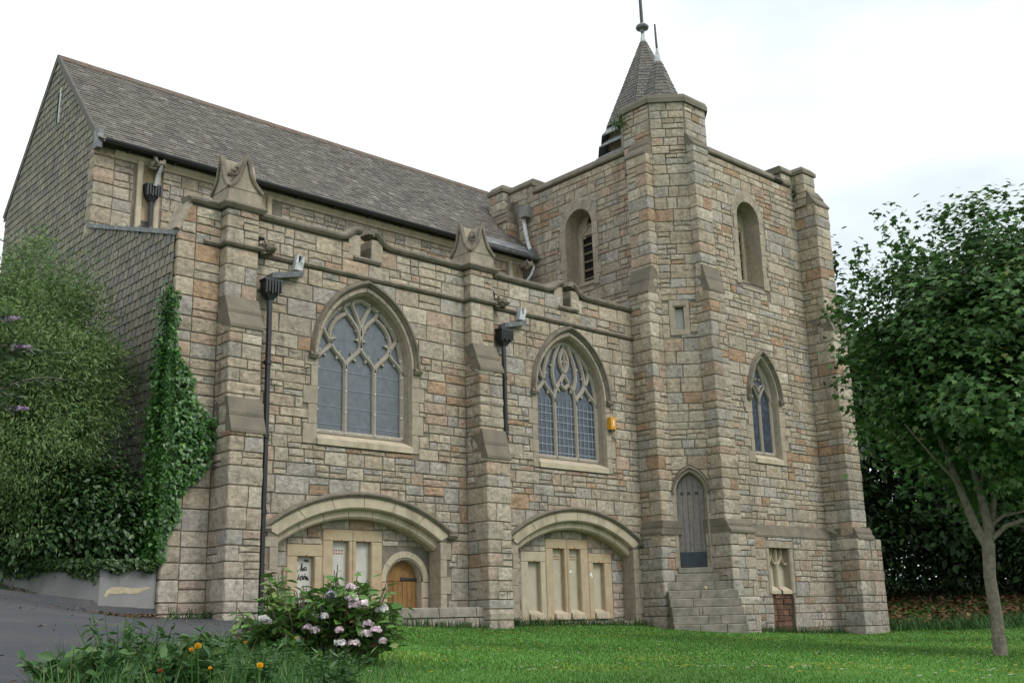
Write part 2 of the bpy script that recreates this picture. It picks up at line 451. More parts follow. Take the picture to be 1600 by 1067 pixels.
def poly_area(p):
    return 0.5*sum(p[i][0]*p[(i+1) % len(p)][1]-p[(i+1) % len(p)][0]*p[i][1] for i in range(len(p)))
def clip_half(p, a, b):
    """part of polygon p to the right of (outside) the directed edge a->b of a CCW polygon"""
    ex, ey = b[0]-a[0], b[1]-a[1]
    def side(q): return ex*(q[1]-a[1])-ey*(q[0]-a[0])
    out = []
    for i in range(len(p)):
        q, r = p[i], p[(i+1) % len(p)]
        sq, sr = side(q), side(r)
        if sq <= 0: out.append(q)
        if (sq < 0 < sr) or (sr < 0 < sq):
            t = sq/(sq-sr)
            out.append((q[0]+(r[0]-q[0])*t, q[1]+(r[1]-q[1])*t))
    return out
def inside_area(p, h):
    q = p
    for i in range(len(h)):
        q = clip_half(q, h[(i+1) % len(h)], h[i])
        if len(q) < 3: return 0.0
    return abs(poly_area(q))
def cut_holes(p, holes):
    for h in holes:
        if max(q[0] for q in p) <= h['b'][0] or min(q[0] for q in p) >= h['b'][1] or max(q[1] for q in p) <= h['b'][2] or min(q[1] for q in p) >= h['b'][3]:
            continue
        ia = inside_area(p, h['p'])
        if ia < 2e-4: continue
        best, ba = None, 0
        for i in range(len(h['p'])):
            q = clip_half(p, h['p'][i], h['p'][(i+1) % len(h['p'])])
            if len(q) >= 3:
                a = abs(poly_area(q))
                if a > ba: best, ba = q, a
        if best is None or ba < .006: return None
        p = best
    return p
def hole(p):
    if poly_area(p) < 0: p = p[::-1]
    return {'p': p, 'b': (min(q[0] for q in p), max(q[0] for q in p), min(q[1] for q in p), max(q[1] for q in p))}
def rect(s0, s1, z0, z1): return [(s0, z0), (s1, z0), (s1, z1), (s0, z1)]

def inset(p, k):
    n = len(p); out = []
    for i in range(n):
        a, b, c = p[i-1], p[i], p[(i+1) % n]
        d1 = (b[0]-a[0], b[1]-a[1]); d2 = (c[0]-b[0], c[1]-b[1])
        l1 = math.hypot(*d1) or 1e-6; l2 = math.hypot(*d2) or 1e-6
        n1 = (-d1[1]/l1, d1[0]/l1); n2 = (-d2[1]/l2, d2[0]/l2)
        m = (n1[0]+n2[0], n1[1]+n2[1]); q = m[0]*n1[0]+m[1]*n1[1]
        q = max(q, .5)
        out.append((b[0]+m[0]*k/q, b[1]+m[1]*k/q))
    return out

def stone(owner, fr, p, rg, proud=.016, rough=.009, gap=.0032, col=None, name='stone'):
    if poly_area(p) < 0: p = p[::-1]
    q = [p[0]]
    for b in p[1:]:
        if math.hypot(b[0]-q[-1][0], b[1]-q[-1][1]) > .012: q.append(b)
    if math.hypot(q[0][0]-q[-1][0], q[0][1]-q[-1][1]) < .012: q.pop()
    if len(q) < 3: return
    p = q
    area = poly_area(p)
    sub = []
    for i in range(len(p)):
        a, b = p[i], p[(i+1) % len(p)]
        L = math.hypot(b[0]-a[0], b[1]-a[1]); k = max(1, min(4, int(round(L/.2))))
        for j in range(k):
            t = j/k
            if j == 0: sub.append((a[0], a[1]))
            else: sub.append((a[0]+(b[0]-a[0])*t, a[1]+(b[1]-a[1])*t))
    r0 = inset(sub, gap+rg.uniform(0, .003))
    r0 = [(a+rg.uniform(-.006, .006), b+rg.uniform(-.005, .005)) for a, b in r0]
    if poly_area(r0) < .003: return
    size = math.sqrt(area)
    r2 = inset(r0, min(.0075, .1*size))
    cx = sum(a for a, b in r2)/len(r2); cz = sum(b for a, b in r2)/len(r2)
    t1, t2 = rg.uniform(-.02, .02), rg.uniform(-.03, .03)
    pr = proud+rg.uniform(-.004, .006)
    def dep(a, b, amp): return pr+t1*(a-cx)+t2*(b-cz)+rg.uniform(-amp*.4, amp)
    k = rg.uniform(.40, .62)
    v = [fr.at(a, b, -.012) for a, b in r0]
    v += [fr.at(a, b, dep(a, b, rough*.35)) for a, b in r2]
    v += [fr.at(a+(cx-a)*k+rg.uniform(-.02, .02), b+(cz-b)*k+rg.uniform(-.012, .012), dep(a, b, rough)+rough*.35) for a, b in r2]
    v.append(fr.at(cx+rg.uniform(-.03, .03)*size, cz, pr+rough*.5+rg.uniform(-rough*.6, rough*.6)))
    n = len(r2)
    f = []
    for i in range(n):
        j = (i+1) % n
        f += [(i, j, n+j, n+i), (n+i, n+j, 2*n+j, 2*n+i), (2*n+i, 2*n+j, 3*n)]
    STONES.append(dict(v=v, f=f, c=col or stone_col(cz, rg), area=area, n=fr.n, owner=owner, name=name))

def row(owner, fr, s0, s1, z0, z1, rg, holes=(), wmin=.24, wmax=.64, **kw):
    """one course: blocks of full height, some of them split into two thinner beds"""
    s = s0
    h = z1-z0
    while s < s1-1e-3:
        w = rg.uniform(wmin, wmax)*(0.75+h)
        if s1-(s+w) < .16: w = s1-s
        e = min(s+w, s1)
        if h > .20 and rg.random() < .40 and e-s > .2:
            zm = z0+h*rg.uniform(.38, .62)
            for (a, b) in ((z0, zm), (zm, z1)):
                x = s
                while x < e-1e-3:
                    y = x+rg.uniform(.16, .5)
                    if e-y < .12: y = e
                    p = cut_holes(rect(x, y, a, b), holes)
                    if p: stone(owner, fr, p, rg, **kw)
                    x = y
        else:
            p = cut_holes(rect(s, e, z0, z1), holes)
            if p: stone(owner, fr, p, rg, **kw)
        s = e

def lay(owner, fr, s0, s1, z0, z1, seed, holes=(), **kw):
    rg = random.Random(seed)
    for a, b in courses(z0, z1):
        row(owner, fr, s0, s1, a, b, rg, holes, **kw)

def quoin(owner, P, n1, n2, a, b, z0, z1, rg, proud=.017, gap=.006, name='quoin', col=None):
    """corner block showing on two faces with outward normals n1, n2 (at right angles)"""
    P = np.array(P); n1 = np.array(n1, float); n2 = np.array(n2, float); d1, d2 = -n2, -n1
    p = proud+rg.uniform(-.003, .006)
    def ring(z, q, j=0.0):
        C = P+n1*q+n2*q
        r = [P+d1*(a-gap)+n1*q, C+d1*.02, C+d2*.02, P+d2*(b-gap)+n2*q, P+d2*(b-gap)-n2*.03, P+d1*(a-gap)-n1*.03]
        if j:
            r[0] = r[0]+n1*rg.uniform(0, j); r[1] = r[1]+n1*rg.uniform(-j, j*.3); r[2] = r[2]+n2*rg.uniform(-j, j*.3); r[3] = r[3]+n2*rg.uniform(0, j)
        return [(x[0], x[1], z) for x in r]
    zs = [(z0+gap, p-.014, 0), (z0+gap+.014, p, .004), ((z0+z1)/2+rg.uniform(-.03, .03), p+.006, .014), (z1-gap-.014, p, .004), (z1-gap, p-.014, 0)]
    v = []
    for z, q, j in zs: v += ring(z, q, j)
    f = []
    m = 6
    for i in range(len(zs)-1):
        for k in (0, 1, 2, 3, 5):
            f.append((i*m+k, (i+1)*m+k, (i+1)*m+(k+1) % m, i*m+(k+1) % m))
    f += [tuple(range(m)), tuple(range((len(zs)-1)*m, len(zs)*m))[::-1]]
    area = (a+b)*(z1-z0)*.8
    STONES.append(dict(v=v, f=f, c=col or stone_col((z0+z1)/2, rg), area=area, n=np.append((n1+n2)/math.sqrt(2), 0.0), owner=owner, name=name))

def arc_pointed(c, w, zs, za, n=14):
    h = za-zs
    r = (h*h+w*w)/(2*w)
    t1 = math.acos((r-w)/r)
    L = [(c-w+r-r*math.cos(t1*i/n), zs+r*math.sin(t1*i/n)) for i in range(n+1)]
    return L+[(2*c-x, z) for x, z in L[-2::-1]]
def arc_seg(c, w, zs, za, n=28):
    h = za-zs
    r = (h*h+w*w)/(2*h)
    t = math.asin(min(1, w/r)) if h <= w else math.pi-math.asin(w/r)
    return [(c+r*math.sin(-t+2*t*i/n), za-r+r*math.cos(-t+2*t*i/n)) for i in range(n+1)]

def sweep_elev(mb, fr, path, prof, col=(1, 1, 1), caps=True):
    n = len(path); m = len(prof); v = []
    for i in range(n):
        a = path[max(i-1, 0)]; b = path[i]; c = path[min(i+1, n-1)]
        def un(p, q):
            l = math.hypot(q[0]-p[0], q[1]-p[1]) or 1e-9
            return (-(q[1]-p[1])/l, (q[0]-p[0])/l)
        n1 = un(a, b) if i > 0 else un(b, c); n2 = un(b, c) if i < n-1 else n1
        mx, mz = n1[0]+n2[0], n1[1]+n2[1]
        k = max((mx*n1[0]+mz*n1[1]), .35)
        for d, t in prof: v.append(fr.at(b[0]+mx/k*t, b[1]+mz/k*t, d))
    f = [(i*m+j, i*m+(j+1) % m, (i+1)*m+(j+1) % m, (i+1)*m+j) for i in range(n-1) for j in range(m)]
    if caps: f += [tuple(range(m))[::-1], tuple(range((n-1)*m, n*m))]
    return mb.add(v, f, col)
def sweep_plan(mb, path, prof, col=(1, 1, 1), closed=False, z=0.0):
    n = len(path); m = len(prof); v = []
    for i in range(n):
        a = path[i-1] if (i > 0 or closed) else None
        b = path[i]; c = path[(i+1) % n] if (i < n-1 or closed) else None
        def un(p, q):
            l = math.hypot(q[0]-p[0], q[1]-p[1]) or 1e-9
            return ((q[1]-p[1])/l, -(q[0]-p[0])/l)
        n1 = un(a, b) if a else un(b, c); n2 = un(b, c) if c else n1
        mx, my = n1[0]+n2[0], n1[1]+n2[1]
        k = max(mx*n1[0]+my*n1[1], .2)
        for o, zz in prof: v.append((b[0]+mx/k*o, b[1]+my/k*o, z+zz))
    e = n if closed else n-1
    f = [(i*m+j, i*m+(j+1) % m, ((i+1) % n)*m+(j+1) % m, ((i+1) % n)*m+j) for i in range(e) for j in range(m)]
    if not closed: f += [tuple(range(m)), tuple(range((n-1)*m, n*m))[::-1]]
    return mb.add(v, f, col)

def plate(mb, fr, outer, holes, d0, d1, col=(1, 1, 1)):
    """flat slab with openings between depths d0 (front) and d1 (back)"""
    loops = [outer]+list(holes)
    tess = tessellate_polygon([[Vector((x, z, 0)) for x, z in lp] for lp in loops])
    flat = [q for lp in loops for q in lp]
    n = len(flat)
    v = [fr.at(x, z, d0) for x, z in flat]+[fr.at(x, z, d1) for x, z in flat]
    f = []
    for t in tess:
        a, b, c = (flat[i] for i in t)
        cw = (b[0]-a[0])*(c[1]-a[1])-(b[1]-a[1])*(c[0]-a[0]) < 0
        t = tuple(t)[::-1] if cw else tuple(t)
        f.append(t); f.append(tuple(i+n for i in t[::-1]))
    o = 0
    for lp in loops:
        k = len(lp)
        for i in range(k): f.append((o+i, o+(i+1) % k, n+o+(i+1) % k, n+o+i))
        o += k
    return mb.add(v, f, col)

def slab(mb, fr, poly, d0, d1, bev=.006, col=(1, 1, 1)):
    """convex block standing proud of a face, its front arrises chamfered"""
    if poly_area(poly) < 0: poly = poly[::-1]
    q = inset(poly, bev)
    n = len(poly)
    v = [fr.at(x, z, d1) for x, z in poly]+[fr.at(x, z, d0-bev) for x, z in poly]+[fr.at(x, z, d0) for x, z in q]
    f = [tuple(range(2*n, 3*n))]
    for i in range(n):
        j = (i+1) % n
        f += [(i, j, n+j, n+i), (n+i, n+j, 2*n+j, 2*n+i)]
    return mb.add(v, f, col)

def jit(c, a=.1):
    k = 1+rnd.uniform(-a, a)
    return tuple(x*k for x in c)

def ring_blocks(owner, fr, inner, outer, d0, d1, nb, m, name='voussoir', chamfer=0.0):
    """an arch order cut into nb voussoirs, each a mesh of its own"""
    n = len(inner)-1
    for b in range(nb):
        i0, i1 = b*n/nb, (b+1)*n/nb
        def samp(L, t):
            i = min(int(t), n-1); u = t-i
            return (L[i][0]+(L[i+1][0]-L[i][0])*u, L[i][1]+(L[i+1][1]-L[i][1])*u)
        e = .035*n/nb if nb > 1 else 0
        e = min(e, .04)
        k = max(2, int(round(i1-i0)))
        ts = [i0+e+(i1-i0-2*e)*j/k for j in range(k+1)]
        I = [samp(inner, t) for t in ts]; O = [samp(outer, t) for t in ts]
        mb = MB(); v = []
        for p, q in zip(I, O):
            l = math.hypot(q[0]-p[0], q[1]-p[1]); u = ((q[0]-p[0])/l, (q[1]-p[1])/l)
            c = chamfer if chamfer else .006
            v += [fr.at(p[0], p[1], d1), fr.at(p[0], p[1], d0-c), fr.at(p[0]+u[0]*c, p[1]+u[1]*c, d0), fr.at(q[0]-u[0]*.006, q[1]-u[1]*.006, d0), fr.at(q[0], q[1], d0-.006), fr.at(q[0], q[1], d1)]
        f = []
        for j in range(k):
            for t in range(5): f.append((j*6+t, (j+1)*6+t, (j+1)*6+t+1, j*6+t+1))
        f += [tuple(range(6)), tuple(range(k*6, k*6+6))[::-1]]
        mb.add(v, f)
        put(name, mb, m, owner)

def bez(a, b, c, d, n=8):
    out = []
    for i in range(n+1):
        t = i/n; s = 1-t
        out.append((s**3*a[0]+3*s*s*t*b[0]+3*s*t*t*c[0]+t**3*d[0], s**3*a[1]+3*s*s*t*b[1]+3*s*t*t*c[1]+t**3*d[1]))
    return out
def mir(P, c=0.0): return [(2*c-x, z) for x, z in P]

# ------------------------------------------------------------------ the church
church = thing('church', (12.0, 16.0, -.2), 'large old stone church with slate roof, buttressed aisle and square unfinished tower', 'church')
def part(name, mb, m, parent=None, **k): return put(name, mb, m, parent or church, **k)

BX = [(7.62, 8.16), (12.63, 13.17)]                     # the two aisle buttresses (x range)
WINS = [10.40, 15.40]
ARC = [10.38, 15.42]

# openings of the aisle front, as the stones see them
def win_open(c, w, zs, za, zb, g=0.0):
    return [(c-w-g, zb), (c+w+g, zb)]+arc_pointed(c, w+g, zs, za+g*1.35, 12)[::-1]
WIN_W, WIN_ZS, WIN_ZA, WIN_ZB = .965, 4.36, 5.62, 2.98
ARC_W, ARC_ZS, ARC_ZA = 1.60, 1.375, 1.855
def arc_open(c, g=0.0):
    return [(c-ARC_W-g*.4, -1.0), (c+ARC_W+g*.4, -1.0)]+arc_seg(c, ARC_W+g*.9, ARC_ZS+g*.45, ARC_ZA+g, 24)[::-1]
fac_holes, stone_holes = [], []
for c in WINS:
    fac_holes.append(win_open(c, WIN_W, WIN_ZS, WIN_ZA, WIN_ZB-.02, .01))
    stone_holes.append(hole(win_open(c, WIN_W, WIN_ZS, WIN_ZA, WIN_ZB-.14, .15)))
for c in ARC:
    fac_holes.append([(c-ARC_W-.012, -.9), (c+ARC_W+.012, -.9)]+arc_seg(c, ARC_W+.012, ARC_ZS, ARC_ZA+.008, 24)[::-1])
    stone_holes.append(hole(arc_open(c, .24)))
for c in ARC:
    pass
mb = MB()
GAPS = [10.36, 15.36]
outer = [(6.90, -1.0), (17.40, -1.0), (17.40, 6.46)]
for g in GAPS[::-1]: outer += [(g+.115, 6.46), (g+.115, 6.19), (g-.115, 6.19), (g-.115, 6.46)]
outer += [(7.10, 6.46), (6.90, 6.00)]
plate(mb, FAC, outer, fac_holes, 0.0, -.42)
aisle_wall = part('aisle_wall', mb, M['mortar'])

# dressed jamb stones beside each window, long and short
def jamb(owner, fr, c, w, z0, z1, seed, m=None, wide=.25, narrow=.15, d0=.022, d1=-.10, sides=(-1, 1)):
    rg = random.Random(seed); hs = []
    for sg in sides:
        z = z0; k = rg.randint(0, 1)
        while z < z1-.02:
            h = rg.uniform(.24, .36)
            e = z+h if z1-(z+h) > .14 else z1
            ww = wide if k % 2 else narrow
            ww += rg.uniform(-.02, .03)
            p = rect(c+sg*w, c+sg*(w+ww), z+.002, e-.002)
            p = p if sg > 0 else [(a, b) for a, b in rect(c-w-ww, c-w, z+.002, e-.002)]
            mb = MB(); slab(mb, fr, p, d0+rg.uniform(-.003, .003), d1)
            put('jamb_stone', mb, m or M['dress'], owner)
            hs.append(hole(rect(c+sg*w if sg > 0 else c-w-ww, c+w+ww if sg > 0 else c-w, z, e)))
            z = e; k += 1
    return hs

def bar(mb, fr, path, d, hw=.026, dep=.07):
    sweep_elev(mb, fr, path, [(d-dep, -hw), (d-.02, -hw), (d+.012, -hw*.35), (d+.012, hw*.35), (d-.02, hw), (d-dep, hw)])
def cusp(mb, fr, p, q, d, s=.062):
    """a small pointed cusp growing from p towards q"""
    l = math.hypot(q[0]-p[0], q[1]-p[1]); u = ((q[0]-p[0])/l, (q[1]-p[1])/l)
    a = (p[0]-u[1]*s*.7, p[1]+u[0]*s*.7); b = (p[0]+u[1]*s*.7, p[1]-u[0]*s*.7); t = (p[0]+u[0]*s*1.5, p[1]+u[1]*s*1.5)
    mb.add([fr.at(*a, d-.05), fr.at(*b, d-.05), fr.at(*t, d-.05), fr.at(*a, d-.01), fr.at(*b, d-.01), fr.at(*t, d-.01)], [(3, 4, 5), (0, 2, 1), (0, 1, 4, 3), (1, 2, 5, 4), (2, 0, 3, 5)])

def traced_window(fr, c, w, zs, za, zb, depth, design, gmat, ring=.06, hood=True, name='pointed_window', label=None, seed=1, lead=None):
    # splayed reveal in one piece = the part itself
    ci = w-.055
    h0 = arc_pointed(c, w, zs, za, 12); h1 = arc_pointed(c, ci, zs, za-.10, 12)
    o0 = [(c-w, zb)]+h0+[(c+w, zb)]; o1 = [(c-ci, zb+.06)]+h1+[(c+ci, zb+.06)]
    n = len(o0)
    mb = MB()
    om = [((a[0]*.55+b[0]*.45), (a[1]*.55+b[1]*.45)) for a, b in zip(o0, o1)]
    v = [fr.at(*p, .018) for p in o0]+[fr.at(*p, -.05) for p in om]+[fr.at(*p, -depth*.55) for p in om]+[fr.at(*p, -depth-.08) for p in o1]
    f = []
    for k in range(3):
        for i in range(n-1): f.append((k*n+i, k*n+i+1, (k+1)*n+i+1, (k+1)*n+i))
    mb.add(v, f)
    win = part(name, mb, M['dress'])
    if label: win['label'] = label
    # voussoirs of the arch
    ring_blocks(win, fr, h0, arc_pointed(c, w+ring, zs, za+ring*1.3, 12), .022, -.10, 8, M['dress'])
    js = jamb(win, fr, c, w, zb-.12, zs, seed)
    # sill
    mb = MB()
    v = [fr.at(c-w-.005, zb-.12, -.05), fr.at(c+w+.005, zb-.12, -.05), fr.at(c-w-.005, zb-.12, .05), fr.at(c+w+.005, zb-.12, .05),
         fr.at(c-w-.005, zb-.02, .05), fr.at(c+w+.005, zb-.02, .05), fr.at(c-w-.005, zb+.10, -depth-.02), fr.at(c+w+.005, zb+.10, -depth-.02)]
    mb.add(v, [(0, 2, 3, 1), (2, 4, 5, 3), (4, 6, 7, 5), (0, 1, 7, 6), (0, 6, 4, 2), (1, 3, 5, 7)])
    put('sill', mb, M['pale_dress'], win)
    # hood mould
    if hood:
        mb = MB()
        hp = arc_pointed(c, w+ring+.05, zs, za+(ring+.05)*1.32, 16)
        sweep_elev(mb, fr, hp, [(-.02, -.05), (.035, -.05), (.06, -.025), (.10, -.01), (.105, .02), (.03, .055), (-.02, .06)])
        for sg in (-1, 1):
            x = c+sg*(w+ring+.05)
            sweep_elev(mb, fr, [(x-.075, zs-.03), (x+.075, zs-.03)], [(-.02, -.05), (.07, -.06), (.10, 0), (.08, .045), (-.02, .05)])
        put('hood_mould', mb, M['mould'], win)
    d = -depth
    fi = ci-.01
    frame_top = arc_pointed(c, fi, zs, za-.115, 14)
    tb = MB()
    bar(tb, fr, [(c-fi, zb+.1)]+frame_top+[(c+fi, zb+.1)], d, .05, .09)
    bar(tb, fr, [(c-fi, zb+.13), (c+fi, zb+.13)], d, .05, .09)
    P = lambda q: [(c+x, z) for x, z in q]
    zt = zs-.12
    if design == 1:
        for S in (lambda q: q, mir):
            for q in ([bez((-.30, zt), (-.30, zt+.18), (-.5, zt+.2), (-.60, zt+.40))], [bez((-fi, zt+.03), (-fi+.02, zt+.2), (-.68, zt+.23), (-.60, zt+.40))],
                      [bez((-.30, zt), (-.30, zt+.18), (-.1, zt+.2), (0, zt+.40))], [bez((-.60, zt+.40), (-.68, zt+.58), (-.62, zt+.8), (-.30, zt+.98))],
                      [bez((0, zt+.40), (0, zt+.65), (-.05, zt+.78), (-.30, zt+.98))], [bez((-.30, zt+.98), (-.33, zt+1.05), (-.38, zt+1.1), (-.44, zt+1.17))],
                      [bez((0, zt+.62), (0, zt+.9), (-.14, zt+1.05), (-.26, zt+1.28))], [bez((-.60, zt+.40), (-.68, zt+.52), (-.74, zt+.62), (-.82, zt+.68))]):
                bar(tb, fr, P(S(q[0])), d, .042)
            for a, b in (((-.58, zt+.52), (-.3, zt+.5)), ((-.62, zt+.7), (-.3, zt+.6)), ((-.52, zt+.88), (-.32, zt+.65)), ((-.03, zt+.55), (-.3, zt+.5)), ((-.04, zt+.72), (-.3, zt+.62)),
                         ((-.14, zt+.87), (-.3, zt+.65)), ((-.45, zt+.22), (-.3, zt+.5)), ((-.15, zt+.22), (-.3, zt+.5)), ((-.75, zt+.24), (-.6, zt)), ((-.45, zt+.21), (-.6, zt)), ((-.14, zt+.22), (0, zt))):
                cusp(tb, fr, P(S([a]))[0], P(S([b]))[0], d)
        muls = [-.30, .30]
    elif design == 2:
        for S in (lambda q: q, mir):
            for q in (bez((-.30, zt), (-.30, zt+.2), (-.5, zt+.2), (-.58, zt+.42)), bez((-fi, zt), (-fi+.03, zt+.2), (-.68, zt+.2), (-.58, zt+.42)),
                      bez((-.30, zt), (-.30, zt+.34), (-.12, zt+.36), (0, zt+.62)), bez((-.58, zt+.42), (-.58, zt+.7), (-.5, zt+.85), (-.36, zt+1.1)),
                      bez((-.24, zt+.28), (-.40, zt+.55), (-.34, zt+.85), (-.12, zt+1.2)), bez((-.58, zt+.42), (-.72, zt+.55), (-.72, zt+.72), (-.72, zt+.85)),
                      bez((0, zt+.62), (-.16, zt+.8), (-.14, zt+.95), (0, zt+1.15)), bez((-.16, zt+.42), (-.05, zt+.36), (-.03, zt+.3), (0, zt+.3))):
                bar(tb, fr, P(S(q)), d, .046)
            for a, b in (((-.46, zt+.22), (-.6, zt)), ((-.76, zt+.2), (-.6, zt)), ((-.2, zt+.3), (0, zt)), ((-.1, zt+.5), (0, zt+.2)), ((-.56, zt+.6), (-.4, zt+.5)), ((-.3, zt+.5), (-.45, zt+.55)), ((-.33, zt+.75), (-.48, zt+.75)), ((-.1, zt+.85), (0, zt+.9))):
                cusp(tb, fr, P(S([a]))[0], P(S([b]))[0], d)
        bar(tb, fr, P([(0, zt+.62), (0, zt+1.36)]), d, .024)
        muls = [-.30, .30]
    else:
        e = fi/2
        for S in (lambda q: q, mir):
            for q in (bez((0, zt), (0, zt+.2), (-.1, zt+.25), (-e, zt+.45)), bez((-fi, zt), (-fi, zt+.2), (-e-.12, zt+.25), (-e, zt+.45)), bez((-e, zt+.45), (-.2, zt+.6), (-.08, zt+.8), (0, zt+.98)), bez((0, zt+.30), (-.05, zt+.42), (-.14, zt+.5), (-e, zt+.45))):
                bar(tb, fr, P(S(q)), d, .024)
            cusp(tb, fr, P(S([(-.1, zt+.6)]))[0], P(S([(0, zt+.6)]))[0], d, .04)
        muls = [0.0]
    put('tracery', tb, M['tracery'], win)
    for x in muls:
        mb = MB(); bar(mb, fr, [(c+x, zb+.10), (c+x, zt)], d, .045, .09)
        put('mullion', mb, M['tracery'], win)
    # one pane of glass to each light, reaching up behind the tracery
    ed = [-fi]+muls+[fi]
    for a, b in zip(ed[:-1], ed[1:]):
        top = [q for q in frame_top if c+a < q[0] < c+b]
        def za_at(x):
            for p, q in zip(frame_top[:-1], frame_top[1:]):
                if p[0] <= x <= q[0]: return p[1]+(q[1]-p[1])*(x-p[0])/max(q[0]-p[0], 1e-6)
            return zs
        poly = [(c+a, zb+.1), (c+b, zb+.1), (c+b, za_at(c+b))]+top[::-1]+[(c+a, za_at(c+a))]
        mb = MB(); slab(mb, fr, poly, d-.05, d-.07, .002)
        put('glass_pane', mb, gmat, win)
        if not lead and design == 1:
            mb = MB(); z = zb+.28
            while z < zt+.2:
                sweep_elev(mb, fr, [(c+a+.03, z), (c+b-.03, z)], [(d-.05, -.005), (d-.042, -.005), (d-.042, .005), (d-.05, .005)]); z += .31
            o = put('lead_came', mb, M['came'], win); o['kind'] = 'stuff'
        if lead:
            mb = MB(); m = 5; hh = .115
            for i in range(1, m):
                x = c+a+(b-a)*i/m; sweep_elev(mb, fr, [(x, zb+.18), (x, zt+.05)], [(d-.05, -.006), (d-.038, -.006), (d-.038, .006), (d-.05, .006)])
            z = zb+.24
            while z < zt+.05:
                sweep_elev(mb, fr, [(c+a+.04, z), (c+b-.04, z)], [(d-.05, -.009), (d-.034, -.009), (d-.034, .009), (d-.05, .009)]); z += hh*1.35
            o = put('lead_came', mb, M['came'], win); o['kind'] = 'stuff'
    return win, js

w1, js = traced_window(FAC, WINS[0], WIN_W, WIN_ZS, WIN_ZA, WIN_ZB, .165, 1, M['glass_dull'], seed=5, label='three-light pointed window behind dull mesh dotted with white fixings')
stone_holes += js
# white fixing studs of the protective mesh on the first window
mb = MB()
def stud(x, z):
    mb.tube([FAC.at(x, z, -.18), FAC.at(x, z, -.135)], .0105, 6)
for x in (-.86, -.31, .29, .86):
    for z in (3.12, 3.48, 3.84, 4.20): stud(WINS[0]+x, z+(.02 if x > 0 else 0))
for x, z in ((-.6, 3.12), (-.02, 3.12), (.6, 3.12), (-.84, 4.5), (-.76, 4.87), (-.47, 5.26), (-.6, 4.72), (0, 4.62), (0, 5.03), (.6, 4.66), (.62, 5.08), (.33, 5.36), (-.18, 5.4), (.84, 4.52)): stud(WINS[0]+x, z)
o = put('fixing_studs', mb, M['white'], w1); o['kind'] = 'stuff'
w2, js = traced_window(FAC, WINS[1], WIN_W, WIN_ZS, WIN_ZA, WIN_ZB, .165, 2, M['glass'], seed=8, lead=True, label='three-light pointed window with leaded panes')
stone_holes += js

